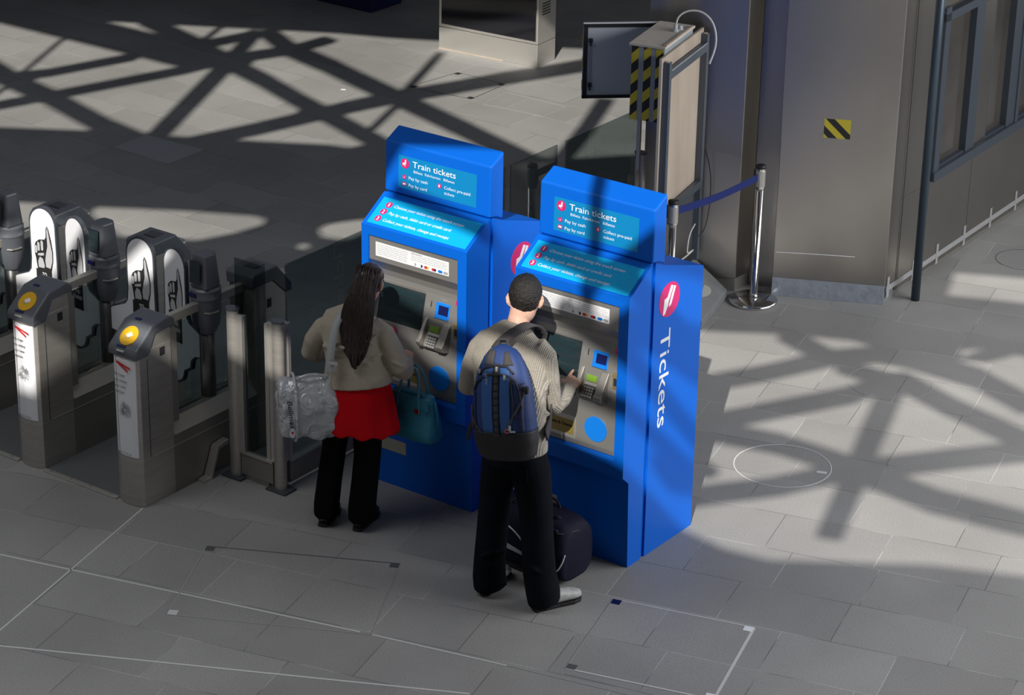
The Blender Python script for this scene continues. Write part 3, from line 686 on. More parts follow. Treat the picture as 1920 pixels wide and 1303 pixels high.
    prof = [(.0, .84), (.055, .845), (.078, .90), (.086, .97), (.088, 1.06), (.0885, 1.062), (.092, 1.064), (.0925, 1.074), (.090, 1.078), (.089, 1.10), (.0905, 1.118), (.086, 1.122), (.080, 1.130), (0, 1.131)]
    mh = MB(); mh.lathe(prof, (0, .02, 0), 36); hb = mh.build('mechanism_head', MGREY, t, smooth=True)
    hb.modifiers.new('e', 'EDGE_SPLIT').split_angle = math.radians(35)
    m = MB()
    lo = [(-.058, -.070), (.070, -.070), (.078, .03), (.05, .072), (-.05, .072), (-.062, .03)]
    hi = [(-.045, -.058), (.050, -.058), (.058, .02), (.035, .055), (-.035, .055), (-.048, .02)]
    vl = [m.b.verts.new(Vector((p[0], p[1]+.02, 1.128))) for p in lo]; vh = [m.b.verts.new(Vector((p[0], p[1]+.02, 1.335))) for p in hi]
    for i in range(6): m.b.faces.new([vl[i], vl[(i+1) % 6], vh[(i+1) % 6], vh[i]])
    m.b.faces.new(vl[::-1]); m.b.faces.new(vh)
    hc = m.build('indicator_head', MGREY, hb, bevel=.012, bseg=3)
    # dark window on the front-left
    m = MB(); M3 = frame((-.002, -.0615, 1.235), (1, 0, 0), (0, .06, 1)); m.box(-.038, .040, -.068, .068, .0, .004, M3); m.build('indicator_window', SCREEN, hb)
    MB().box(-.03, .03, -.012, .012, 0, .004, frame((-.02, -.0695, 1.093), (1, -.1, 0), (0, 0, 1))).build('blue_label', NAVYM, hb)
    m = MB(); m.tube([(.05, -.05, .99), (.078, -.035, .99), (.0895, 0, .99), (.088, .03, .99)], .006, 8); m.build('side_slot', STEEL_D, hb)
    if right_leaf: gate_leaf(t, 1, .0, .02, math.radians(8), False)
    if left_leaf: gate_leaf(t, -1, .0, .02, math.radians(8), True)
    return t
ticket_gate('ticket gate nearest the ticket machines, its pedestal poster mostly in shade', -2.66, True, False)
ticket_gate('middle ticket gate, one aisle left of the gate nearest the machines', -3.46, True, True)
ticket_gate('ticket gate cut off by the left edge, only its rounded head in view', -4.26, True, True)
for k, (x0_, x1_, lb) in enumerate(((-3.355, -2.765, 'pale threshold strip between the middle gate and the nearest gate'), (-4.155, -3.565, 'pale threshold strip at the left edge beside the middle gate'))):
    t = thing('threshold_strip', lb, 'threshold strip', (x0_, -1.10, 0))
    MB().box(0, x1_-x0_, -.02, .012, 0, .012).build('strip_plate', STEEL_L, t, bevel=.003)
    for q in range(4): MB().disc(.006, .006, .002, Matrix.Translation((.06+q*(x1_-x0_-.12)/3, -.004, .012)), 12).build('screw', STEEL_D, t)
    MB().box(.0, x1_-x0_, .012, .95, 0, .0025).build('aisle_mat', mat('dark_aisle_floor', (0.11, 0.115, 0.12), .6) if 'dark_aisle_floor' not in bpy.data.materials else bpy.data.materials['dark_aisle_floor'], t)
t = thing('floor_bracket', 'bent steel bracket bolted to the floor at the right side of the nearest gate', 'bracket', (-2.56, -.66, 0))
m = MB(); m.prism([(0, 0), (.07, 0), (.075, .012), (.14, .17), (.22, .18), (.22, .205), (.125, .195), (.055, .022), (0, .018)], 0.005, .055, 'x', Matrix.Translation((0, 0, 0))); m.build('bracket_arm', STEEL_L, t, bevel=.002)
for y, z in ((.03, .018), (.09, .075)): MB().ball((.03, y, z), .006, 8, 6).build('bolt', STEEL_D, t)

# ------------------------------------------------------------------ glass fence
def fence_post(x, y, fins, label, h=1.05, rz=0.0):
    t = thing('fence_post', label, 'post', (x, y, 0), rz, 'steel posts of the glass fence')
    MB().tube([(0, 0, .012), (0, 0, h)], [(.040, .030)]*2, 24, side=(1, 0, 0)).build('post_tube', STEEL, t, smooth=False)
    for fx, fy in fins:
        m = MB(); d = Vector((fx, fy, 0)); n = Vector((-fy, fx, 0))
        for a, b, w_ in ((.032, .060, .014), (.060, .085, .022)):
            M_ = frame((0, 0, 0), d, n); m.box(a, b, -w_, w_, .17, h-.02, M_)
        m.build('post_fin', STEEL_L, t, bevel=.002)
    MB().tube([(0, 0, h), (0, 0, h+.012)], [(.045, .034)]*2, 24, side=(1, 0, 0)).build('post_cap', MGREY, t)
    MB().box(-.075, .075, -.055, .055, 0, .014).build('base_plate', DGREY, t, bevel=.006)
    return t
fence_post(-2.43, -.461, [(1, 0)], 'fence post with oval cap beside the nearest ticket gate')
fence_post(-2.105, -.445, [(-1, 0), (0, 1)], 'corner fence post with two fins, behind the silver bag')
fence_post(-2.11, 3.25, [(0, -1)], 'dark capped fence post under the hazard striped box')
def screen_y(y0, y1, lb, kick=True, z0=.175, h=1.38, X=-2.1):
    t = thing('glass_screen', lb, 'glass screen', (X, (y0+y1)/2, 0), 0, 'dark glass fence panels'); l = (y1-y0)/2
    MB().box(-.005, .005, -l, l, z0, h).build('glass_pane', GLASS, t, bevel=.003)
    if kick:
        MB().box(-.012, .012, -l, l, .03, .165).build('kick_plate', STEEL_D, t); MB().box(-.018, .018, -l, l, .162, .178).build('kick_rail', STEEL_L, t)
        MB().box(-.008, .008, -l, l, .0, .012).build('floor_rail', STEEL_L, t); 
    return t
screen_y(-.38, .66, 'dark glass fence panel running from the corner post to the left machine')
screen_y(.70, 1.70, 'dark glass fence panel hidden mostly behind the left ticket machine')
screen_y(1.757, 2.256, 'narrow dark glass fence panel seen between the two ticket machines')
screen_y(2.35, 3.20, 'dark glass fence panel below the open door of the striped box')
t = thing('glass_screen', 'short dark glass fence panel between the two steel posts', 'glass screen', (-2.27, -.455, 0), 0, 'dark glass fence panels')
MB().box(-.14, .085, -.005, .005, .175, 1.37).build('glass_pane', GLASS, t, bevel=.003)
MB().box(-.115, .125, -.012, .012, .03, .165).build('kick_plate', STEEL_D, t); MB().box(-.115, .125, -.018, .018, .162, .178).build('kick_rail', STEEL_L, t); MB().box(-.09, .09, -.008, .008, 0, .03).build('floor_foot', STEEL_D, t)

# ------------------------------------------------------------------ stanchions and belt
def stanchion(x, y, lb):
    t = thing('belt_stanchion', lb, 'stanchion', (x, y, 0), 0, 'chrome belt barrier posts')
    MB().lathe([(.0, 0), (.163, 0), (.168, .006), (.166, .018), (.155, .026), (.06, .034), (.03, .04), (0, .041)], n=48).build('weighted_base', CHROME, t, smooth=True)
    MB().lathe([(0, .035), (.030, .035), (.028, .07), (.025, .075), (.025, .84), (0, .84)], n=28).build('post', CHROME, t, smooth=True)
    m = MB(); m.lathe([(0, .825), (.036, .825), (.036, .965), (0, .965)], n=28); cs = m.build('belt_cassette', CHROME, t)
    m = MB(); 
    for k in range(9):
        a = -.9 + k*.22; m.box(.034, .038, -.003, .003, .84, .95, Matrix.Rotation(a-.9, 4, 'Z'))
    m.build('cassette_ribs', STEEL_L, cs)
    MB().lathe([(0, .963), (.033, .963), (.035, .972), (.034, .985), (.015, .992), (0, .99)], n=28).build('cassette_cap', BLACK, t, smooth=True)
    MB().box(-.012, .012, -.044, -.030, .86, .95, Matrix.Rotation(-1.5, 4, 'Z')).build('belt_clip', BLACK, t)
    return t
stanchion(-1.452, 3.715, 'chrome barrier post standing in front of the steel wall, whole base visible')
stanchion(-1.537, 2.771, 'chrome barrier post half hidden behind the right ticket machine')
m = MB(); a = Vector((-1.535, 2.810, .905)); b = Vector((-1.455, 3.678, .905)); 
pr = []
for i in range(13):
    q = a.lerp(b, i/12); q.z -= .02*math.sin(PI*i/12); pr.append(q)
for p, q in zip(pr, pr[1:]):
    vv = [m.b.verts.new(v) for v in (p-Vector((0, 0, .026)), q-Vector((0, 0, .026)), q+Vector((0, 0, .026)), p+Vector((0, 0, .026)))]; m.b.faces.new(vv)
bmesh.ops.remove_doubles(m.b, verts=m.b.verts[:], dist=1e-5)
o = m.build('barrier_belt', BELT); o.modifiers.new('s', 'SOLIDIFY').thickness = .002
tag(o, 'dark blue belt stretched between the two chrome barrier posts', 'barrier belt')

# ------------------------------------------------------------------ electrical box on its board and frame
A_ = Vector((-1.953, 3.29, 0)); B_ = Vector((-2.115, 4.01, 0)); dv = (B_-A_).normalized(); nv = Vector((-dv.y, dv.x, 0)); Lb = (B_-A_).length   # nv points to -x
MF = frame(A_, dv, nv)          # local x along the frame, y away to the left, z up
AN = Vector((-1.690, 2.874, .202))      # foot of the near upright, stands on the slab
fr = thing('plywood_stand', 'plywood board on a grey steel frame behind the right ticket machine', 'stand', A_)
def FB(x0, x1, y0, y1, z0, z1): return MB().box(x0, x1, y0, y1, z0, z1, Matrix.Translation(-A_) @ MF)
FB(-.022, .022, -.022, .022, -.14, 1.704).build('frame_upright', SLATE, fr); FB(Lb-.022, Lb+.022, -.022, .022, .06, 1.704).build('frame_upright', SLATE, fr)
FB(-.012, .012, -.012, .012, 1.704, 1.708).build('upright_cap', PLY_T, fr); FB(Lb-.012, Lb+.012, -.012, .012, 1.704, 1.708).build('upright_cap', PLY_T, fr)
FB(.022, Lb-.022, -.022, .015, 1.585, 1.645).build('cross_beam', SLATE, fr); FB(.022, Lb-.022, -.022, .015, .60, .65).build('cross_beam', SLATE, fr)
FB(.022, Lb-.022, -.024, -.018, 1.64, 1.648).build('beam_lip', LGREY, fr)
FB(-.045, Lb+.03, .024, .042, .62, 1.735).build('plywood_board', PLY, fr, bevel=.001)
FB(-.048, -.044, .024, .042, .62, 1.735).build('board_edge', mat('pale_board_edge', (0.62, 0.56, 0.48), .7), fr)
# box
eb = thing('electrical_cabinet', 'grey electrical box with hazard tape and dusty plywood top, door open', 'electrical box', A_)
EB = lambda *a: MB().box(*a, Matrix.Translation(-A_) @ MF)
bx0, bx1, by0, by1, bz0, bz1 = .05, .60, .045, .275, 1.262, 1.775
m = MB(); Mx = Matrix.Translation(-A_) @ MF
m.box(bx0, bx1, by0, by1, bz0, bz1, Mx); m.build('box_shell', LGREY, eb)
m = MB()
m.prism([(bx0-.02, by0-.012), (bx0-.02, by1+.012), (bx1+.01, by1+.012), (bx1+.01, by0-.012)], bz1, bz1+.014, 'z', Mx); m.build('plywood_lid', PLY_T, eb)
m = MB(); m.box(bx0+.005, bx1-.03, by0-.010, by0+.01, bz1+.014, bz1+.022, Mx); m.build('lid_batten', PLY, eb)
HZ = hazard_mat('hazard_tape', 0.0, .16)
def tape(parent, x0, x1, z0, z1, M_, n0=0, slope=.9, w_=.078, name='hazard_tape', depth=.0012, first_black=True):
    """strip of yellow tape with black diagonals, in local x (across) and z (along) of M_"""
    o = MB().box(x0, x1, 0, depth, z0, z1, M_).build(name, mat('tape_yellow', (0.60, 0.50, 0.04), .4) if 'tape_yellow' not in bpy.data.materials else bpy.data.materials['tape_yellow'], parent)
    m = MB(); W_ = x1-x0; z = z0 - w_*2 + n0
    while z < z1 + w_:
        # diagonal band clipped to the strip
        P = [(x0, z), (x1, z+slope*W_), (x1, z+slope*W_+w_), (x0, z+w_)]
        def clip(P, zc, keep_above):
            out = []
            for i in range(len(P)):
                a, b = P[i], P[(i+1) % len(P)]; ia = (a[1] >= zc) == keep_above; ib = (b[1] >= zc) == keep_above
                if ia: out.append(a)
                if ia != ib:
                    t_ = (zc-a[1])/(b[1]-a[1]); out.append((a[0]+(b[0]-a[0])*t_, zc))
            return out
        P = clip(clip(P, z0, True), z1, False) if z0 > -99 else P
        if len(P) >= 3:
            m.poly([(p[0], depth*-.4, p[1]) for p in P], M_); m.poly([(p[0], depth*1.4, p[1]) for p in P], M_)
        z += 2*w_
    m.build('black_stripes', INK, o)
    return o
# face of the box towards the viewer (local x = bx0): columns across local y
Mt = Mx @ Matrix(((0, 1, 0, bx0-.0015), (-1, 0, 0, by1), (0, 0, 1, 0), (0, 0, 0, 1)))
for q, (a, b) in enumerate(((.002, .052), (.088, .140), (.172, .224))): tape(eb, a, b, bz0, bz1, Mt, .02+.03*q, .95, .072)
# open door, hinged at the far left edge
hp_ = MF @ Vector((bx1, by1, 0)); dp = Vector((-2.745, 3.462, 0)); dd = (dp-hp_); Ld = dd.length; dd.normalize(); dn = Vector((dd.y, -dd.x, 0))
if dn.dot(CC-hp_) < 0: dn = -dn
MD = Matrix.Translation(-A_) @ frame(hp_, dd, (0, 0, 1))
sg = 1 if dd.cross(Vector((0, 0, 1))).dot(dn) > 0 else -1
def DB(x0, x1, z0, z1, d0, d1): return MB().box(x0, x1, z0, z1, sg*d0, sg*d1, MD)
door = DB(0, Ld, bz0-.012, bz1+.005, -.018, 0).build('door', mat('skylit_grey_door', (0.52, 0.56, 0.60), .45), eb)  # box grey made lighter in colour to stand for sky light
g_ = MB()
for q in ((0.0, Ld, bz1-.022, bz1+.002), (0.0, Ld, bz0-.010, bz0+.012), (Ld-.030, Ld-.003, bz0-.01, bz1), (.0, .02, bz0, bz1)): g_.box(q[0], q[1], q[2], q[3], sg*.0, sg*.008, MD)
g_.build('door_gasket', BLACK, door)
DB(-.0, Ld, bz1+.003, bz1+.008, -.02, .004).build('door_edge', WHITE, door)
DB(Ld-.055, Ld-.047, bz0+.09, bz1-.10, .004, .010).build('latch_rod', LGREY, door)
for z in (bz0+.085, bz1-.115):
    m = MB(); m.box(Ld-.064, Ld-.038, z-.012, z+.018, sg*.002, sg*.018, MD); m.box(Ld-.056, Ld-.044, z-.034, z+.0, sg*.006, sg*.026, MD); m.build('latch', BLACK, door, bevel=.003)
for k in range(3):
    m = MB(); m.box(Ld-.001, Ld+.003, bz0+.05+.16*k, bz0+.12+.16*k, sg*-.018, sg*.001, MD); m.build('edge_tape', bpy.data.materials['tape_yellow'], door)
MB().box(bx0+.02, bx0+.045, .20, .225, .90, bz0, Mx).build('support_strut', STEEL_L, eb)
# lid details: cable gland
m = MB()
for (a, b, hh) in ((.42, .105, .05), (.46, .085, .035)): m.lathe([(0, 0), (.022, 0), (.022, .012), (.014, .014), (.014, hh), (0, hh)], (0, 0, 0), 12, Mx @ Matrix.Translation((a, b, bz1+.014)))
m.build('cable_gland', mat('clear_plastic', (0.6, 0.62, 0.64), .2), eb)
P0 = MF @ Vector((.42, .105, bz1+.06))
cpts = [P0 + Vector(v) for v in ((0, 0, 0), (.01, .01, .06), (.06, .05, .10), (.14, .09, .10), (.21, .11, .05), (.25, .11, -.03), (.26, .10, -.13), (.24, .06, -.24))]
def smooth_pts(P, k=2):
    P = [Vector(p) for p in P]
    for _ in range(k):
        Q = [P[0]]
        for a, b in zip(P, P[1:]): Q += [a*.75+b*.25, a*.25+b*.75]
        Q.append(P[-1]); P = Q
    return P
m = MB(); m.tube(smooth_pts([AN + (p-A_)*.97 for p in cpts]), .007, 8)
for o in (fr, eb): o.location = AN; o.scale = (.97, .97, .97)
o = m.build('cable', CABLE, None, smooth=True); tag(o, 'white cable looping out of the top of the striped electrical box', 'cable')
m = MB(); m.tube(smooth_pts([at(1322, 278, X=-1.80), at(1333, 320, X=-1.78), at(1332, 380, X=-1.77), at(1322, 430, X=-1.77), at(1308, 445, X=-1.78), at(1300, 444, X=-1.80)]), .0035, 6)
o = m.build('cable', BLACK, None, smooth=True); tag(o, 'thin black cable hanging against the steel wall below the box', 'cable')
m = MB(); m.tube(smooth_pts([at(1303, 420, X=-1.78), at(1292, 440, X=-1.75), at(1288, 470, X=-1.73), at(1289, 476, X=-1.73), at(1303, 466, X=-1.77), at(1285, 482, X=-1.73), at(1270, 492, X=-1.73)]), .0055, 6)
o = m.build('cable', CABLE, None, smooth=True); tag(o, 'white cable at the foot of the plywood stand, above the concrete slab', 'cable')
# concrete ballast slab
t = thing('ballast_slab', 'tilted grey concrete slab at the foot of the plywood stand', 'ballast', (-1.75, 3.55, 0))
q = [Vector((-1.630, 3.66, .06)), Vector((-1.895, 3.64, .24)), Vector((-1.76, 3.10, .24)), Vector((-1.468, 3.081, .06))]
m = MB(); o_ = Vector((-1.75, 3.55, 0)); top = [m.b.verts.new(p-o_) for p in q]; bot = [m.b.verts.new(Vector((p.x, p.y, 0))-o_+Vector((.0, 0, 0))) for p in q]
for i in range(4): m.b.faces.new([bot[i], bot[(i+1) % 4], top[(i+1) % 4], top[i]])
m.b.faces.new(top); m.b.faces.new(bot[::-1]); m.build('slab', CONC, t, bevel=.006)
MB().disc(.07, .10, .002, frame(at(1312, 545, .13)-o_, (.97, 0, -.25), (0, 1, 0)), 32).build('white_oval', mat('pale_oval', (0.5, 0.5, 0.45), .5), t)

# ------------------------------------------------------------------ steel clad walls
D0 = Vector((-1.416, 3.894, 0)); D1 = Vector((-.725, 4.224, 0)); E1 = Vector((-.812, 6.564, 0))
dD = (D1-D0).normalized(); nD = Vector((dD.y, -dD.x, 0)); dE = (E1-D1).normalized(); nE = Vector((dE.y, -dE.x, 0))
P1 = Vector((-1.640, 3.775, 0)); 
H = 3.6
P0_ = P1 - dD*.66
def slab(name, a, b, th, z0, z1, mt, kind='structure', parent=None, nrm=None):
    d = (b-a).normalized(); n = nrm or Vector((d.y, -d.x, 0))
    m = MB(); m.prism([a[:2], b[:2], (b-n*th)[:2], (a-n*th)[:2]], z0, z1, 'z')
    o = m.build(name, mt, parent, bevel=.003); 
    if kind: tag(o, kind=kind)
    return o
# left pier: prism with front, and right return
m = MB(); P2 = P1 + Vector((.0, .19, 0)); m.prism([P0_[:2], P1[:2], P2[:2], (P2-dD*.5+Vector((-.3, .6, 0)))[:2], (P0_+Vector((-.3, .6, 0)))[:2]], .10, H, 'z')
tag(m.build('wall_left', PIER, bevel=.004), kind='structure')
m = MB(); c_ = Vector((0.012, -.012, 0)); m.prism([(P0_-nD*.01)[:2], (P1+Vector((-.008, .012, 0)))[:2], (P2+Vector((-.01, 0, 0)))[:2], (P2-dD*.5)[:2], (P0_-dD*.0+Vector((-.2, .4, 0)))[:2]], 0, .10, 'z')
tag(m.build('baseboard_left', STEEL_D), kind='structure')
# recessed strip between the piers
P3 = Vector((-1.44, 4.03, 0)); m = MB(); m.prism([(P2+Vector((-.05, .0, 0)))[:2], (P3)[:2], (P3+Vector((-.1, .25, 0)))[:2], (P2+Vector((-.15, .25, 0)))[:2]], 0, H, 'z'); tag(m.build('wall_recess', PIER), kind='structure')
# main pier face
m = MB(); m.prism([D0[:2], D1[:2], (D1+dE*.158)[:2], (D1+dE*.158-nE*.55)[:2], (D0-nD*.45)[:2]], .115, H, 'z'); wc = m.build('wall_center', PIER, bevel=.004); tag(wc, kind='structure')
m = MB(); m.prism([(D0-nD*.01)[:2], (D1-nD*.01-nE*.01)[:2], (D1+dE*.158-nE*.01)[:2], (D1+dE*.158-nE*.5)[:2], (D0-nD*.4)[:2]], 0, .115, 'z'); tag(m.build('baseboard_center', CONC), kind='structure')
# far run with windows
E0 = D1 + dE*.166
def wallE(a, b, z0, z1, name='wall_right', mt=PIER, th=.2, off=0.0): return slab(name, D1+dE*a-nE*off, D1+dE*b-nE*off, th, z0, z1, mt)
wallE(.166, 1.29, .05, .72); wallE(1.296, 3.1, .05, .72); wallE(.166, .60, .72, H); wallE(.60, 3.1, 1.95, H)
wallE(.166, 3.1, 0, .05, 'baseboard_right', STEEL_D, .18, .02)
FRM = mat('blue_grey_window_frame', (0.07, 0.085, 0.105), .4, .3)
WGL = mat('dark_window_pane', (0.045, 0.04, 0.035), .10, .0, spec=.9, noise=.6, nscale=1.5, col2=(.10, .09, .08))
def EBx(a0, a1, z0, z1, o0, o1, name, mt, parent=None):
    M_ = frame(D1, dE, (0, 0, 1)); s_ = 1 if dE.cross(Vector((0, 0, 1))).dot(nE) > 0 else -1
    return MB().box(a0, a1, z0, z1, s_*o0, s_*o1, M_).build(name, mt, parent, bevel=.003)
for k, (a0, g0, g1, a1) in enumerate(((.60, .68, 1.13, 1.27), (1.27, 1.47, 1.82, 1.96), (1.96, 2.01, 2.55, 2.75))):
    wn = EBx(g0, g1, .78, 1.95, -.05, -.04, 'window_%d' % (k+1), WGL); tag(wn, kind='structure')
    EBx(a0, g0, .72, 1.95, -.06, .0 if k == 1 else .02, 'mullion', PIER if k == 1 else FRM, wn); EBx(a0, a1, .715, .785, -.06, .03, 'sill', FRM, wn); EBx(a0, a1, 1.85, 1.91, -.06, .02, 'transom', FRM, wn)
    EBx(g1, a1, .785, 1.85, -.06, .01, 'inner_mullion', FRM, wn); EBx(g0, g1, .785, .80, -.04, .0, 'glazing_bead', FRM, wn); EBx(g0, g0+.015, .80, 1.85, -.04, .0, 'glazing_bead', FRM, wn)
tag(EBx(.180, .187, .05, 3.5, .0, .0012, 'trim_8', INK), kind='structure'); tag(EBx(1.289, 1.296, .05, .71, -.004, .0012, 'trim_9', INK), kind='structure')
# film and tapes at the foot, hazard patch and scratch
o = slab('protective_film', D0+nD*.004, D1+nD*.004, .003, .0, .135, FILM, None); tag(o, 'crumpled bluish plastic film taped along the foot of the large steel wall', 'plastic film')
t = thing('clear_tape', 'strips of clear tape along the foot of the wall under the windows', 'tape', D1)
Mtp = Matrix.Translation(-D1) @ frame(D1+nE*.002, dE, (0, 0, 1)); s_ = 1 if dE.cross(Vector((0, 0, 1))).dot(nE) > 0 else -1
m = MB(); m.box(.02, 3.0, .085, .125, 0, s_*.001, Mtp)
m.build('long_strip', TAPE, t)
for a in (.03, .42, .8, 1.25, 1.7, 2.15, 2.6):
    MB().box(a, a+.035, .04, .19, s_*.001, s_*.002, Mtp @ Matrix.Rotation(0, 4, 'Z')).build('short_strip', TAPE, t)
Mz = frame(D0+nD*.0012+dD*.0, dD, (0, 0, 1)) ; 
hz = thing('hazard_sticker', 'yellow and black striped tape patch stuck on the large steel wall', 'hazard tape', D0+dD*.37+Vector((0, 0, 1.23)))
Ms_ = Matrix.Translation(-(D0+dD*.37+Vector((0, 0, 1.23)))) @ Matrix(((dD.x, nD.x, 0, D0.x), (dD.y, nD.y, 0, D0.y), (0, 0, 1, 0), (0, 0, 0, 1)))
tape(hz, .283, .460, 1.163, 1.297, Ms_, .03, -.95, .056, 'tape_patch', .0015)
m = MB(); m.tube([D0+nD*.001+dD*.015+Vector((0, 0, .318)), D0+nD*.001+dD*.25+Vector((0, 0, .325)), D0+nD*.001+dD*.55+Vector((0, 0, .330))], .003, 4); o = m.build('tape_residue', WHITE); tag(o, 'thin white tape residue line low on the large steel wall', 'tape residue')
# blue pole
m = MB(); m.tube([(-.594, 4.437, 0), (-.594, 4.437, 3.4)], .030, 24); o = m.build('support_pole', POLE, None, smooth=True); tag(o, 'dark blue round pole standing before the window wall', 'pole')

# ------------------------------------------------------------------ distant steel cabinet and the machine beside it
a = Vector((-6.724, 7.039, 0)); b = Vector((-5.705, 7.114, 0)); d = (b-a).normalized(); n = Vector((-d.y, d.x, 0)); L0 = (b-a).length
t = thing('information_cabinet', 'steel framed cabinet with dark glass front at the top of the picture', 'cabinet', a)
Mc = Matrix.Translation(-a) @ frame(a, d, n)
MB().box(0, L0, 0, .30, 0, .20, Mc).build('plinth', STEEL_L, t, bevel=.004)
MB().box(.0, L0, .0, .30, .205, 1.5, Mc).build('cabinet_shell', STEEL_L, t, bevel=.004)
g = MB().box(.03, L0-.02, -.006, .0, .235, 1.45, Mc).build('glass_door', mat('black_glass', (0.012, 0.012, 0.016), .08), t)
MB().box(.04, .05, -.015, -.006, .5, .62, Mc).build('handle', STEEL_L, g)
m = MB()
for k in range(5): m.box(L0, L0+.002, .07, .20, .455+k*.024, .465+k*.024, Mc)
m.build('vent_slots', INK, t)
MB().box(.0, L0*.66, -.006, 0, 0, .008, Mc).build('wooden_shim', PLY, t)
a = at(590, 0); b = at(696, 25); d = (b-a).normalized(); n = Vector((-d.y, d.x, 0)); L0 = (b-a).length
t = thing('ticket_machine', 'dark blue machine base at the very top edge, left of the steel cabinet', 'ticket machine', a)
Mc = Matrix.Translation(-a) @ frame(a, d, n)
MB().box(-.3, L0, .0, .45, 0.0, .12, Mc).build('plinth', NAVYM, t, bevel=.01); MB().box(-.3, L0, -.03, .45, .12, 1.5, Mc).build('cabinet_body', NAVYM, t, bevel=.01)
MB().box(-.2, L0-.06, -.036, -.03, .6, 1.4, Mc).build('front_panel', FASCIA, t, bevel=.004)
# a scrap of paper
o = MB().box(-.02, .02, -.012, .012, 0, .002, Matrix.Translation(at(644, 168)) @ Matrix.Rotation(.4, 4, 'Z')).build('paper_scrap', WHITE); tag(o, 'tiny white scrap of paper on the sunlit floor at the back', 'litter')
tag(MB().prism([(-15, 2.9), (-9.64, 5.95), (-5.9, 7.95), (-3.2, 9.3), (-8, 19), (-19.5, 12)], 2.8, 3.0, 'z').build('shade_slab', ROOF), kind='structure')  # unseen slab added overhead to darken the floor at the back
#PART3#
# ------------------------------------------------------------------ people
V = Vector
SKIN = mat('skin', (0.60, 0.37, 0.28), .5)
HAIR_B = mat('black_hair', (0.010, 0.008, 0.007), .55, bump=.8, bscale=140)
HAIR_W = mat('dark_brown_hair', (0.014, 0.008, 0.007), .36, noise=.8, nscale=9, col2=(0.045, 0.027, 0.023), stretch=(14, 14, .6))
KNIT = wave_mat('grey_knit_wool', (0.40, 0.365, 0.31), (0.25, 0.225, 0.19), 42, 'X', .95, .8, .005, 1.2)
JEANS = mat('near_black_denim', (0.0035, 0.0045, 0.007), .9, spec=.12, noise=.5, nscale=6, col2=(0.008, 0.011, 0.018), bump=.25, bscale=9)
TROUS = mat('black_trousers', (0.0035, 0.0035, 0.005), .9, spec=.12, bump=.2, bscale=10)
LINEN = mat('beige_linen', (0.43, 0.38, 0.30), .85, spec=.2, noise=.4, nscale=5, col2=(0.34, 0.30, 0.23), bump=.8, bscale=14)
REDC = mat('red_cloth', (0.55, 0.004, 0.010), .8, spec=.1, bump=.2, bscale=8)
EYE = mat('eye_white', (0.7, 0.68, 0.65), .3)

def head_pieces(mb, Mh, s=1.0, jaw=1.0):
    """skull, jaw, nose, ears, lips in a head frame: +y is the face"""
    def ball(c, r, n=20, k=12): mb.ball((0, 0, 0), [q*s for q in r], n, k, Mh3)
    Mh3 = Mh.to_3x3()
    def at_(c, r, n=20, k=12): mb.ball(Mh @ V([q*s for q in c]), [q*s for q in r], n, k, Mh3)
    at_((0, -.012, .030), (.074, .094, .090)); at_((0, .030, -.030), (.058*jaw, .066, .078)); at_((0, .062, -.082), (.030, .026, .022)); at_((0, .075, .03), (.045, .022, .020))
    at_((.034, .062, -.018), (.024, .020, .022)); at_((-.034, .062, -.018), (.024, .020, .022))
    mb.tube([Mh @ V((0, .094*s, .018*s)), Mh @ V((0, .104*s, 0)), Mh @ V((0, .116*s, -.022*s)), Mh @ V((0, .098*s, -.032*s))], [.008*s, .010*s, .014*s, .012*s], 10)
    at_((0, .092, -.052), (.022, .010, .006)); at_((0, .090, -.062), (.019, .010, .006))
    for q in (-1, 1):
        mb.tube([Mh @ V((q*.072*s, .004*s, .022*s)), Mh @ V((q*.080*s, -.006*s, .018*s)), Mh @ V((q*.084*s, -.012*s, .0)), Mh @ V((q*.080*s, -.006*s, -.022*s)), Mh @ V((q*.072*s, .004*s, -.034*s))], [.009*s, .012*s, .013*s, .011*s, .007*s], 10)
def eyes(Mh, s, parent, brow):
    for q in (-1, 1):
        e = MB().ball(Mh @ V((q*.031*s, .0755*s, .012*s)), .012*s, 12, 8).build('eye', EYE, parent, smooth=True)
        MB().ball(Mh @ V((q*.031*s, .0845*s, .012*s)), .005*s, 8, 6).build('iris', INK, e, smooth=True)
        MB().tube([Mh @ V((q*.014*s, .095*s, .034*s)), Mh @ V((q*.032*s, .095*s, .040*s)), Mh @ V((q*.050*s, .084*s, .034*s))], [.003, .004, .002], 6).build('eyebrow', brow, parent)
def hair_cap(mb, Mh, s, fat=1.09, low=-.055, n=36, k=22):
    """closed shell that lies outside the skull over the hair area and inside it over the face"""
    rings = []
    for j in range(k+1):
        a = -PI/2 + PI*j/k; R = []
        for i in range(n):
            t_ = 2*PI*i/n; d = V((math.cos(a)*math.cos(t_), math.cos(a)*math.sin(t_), math.sin(a)))
            p = V((d.x*.074, d.y*.094, d.z*.090)); q = p + V((0, -.012, .030))
            inside = (q.y > .045 and q.z < .085) or (q.z < low) or (abs(q.x) > .055 and q.y > -.002 and q.z < .030)
            f = .80 if inside else fat
            q = V((p.x*f, p.y*f, p.z*f)) + V((0, -.012, .030))
            R.append(mb.b.verts.new(Mh @ (q*s)))
        rings.append(R)
    mb.skin(rings)
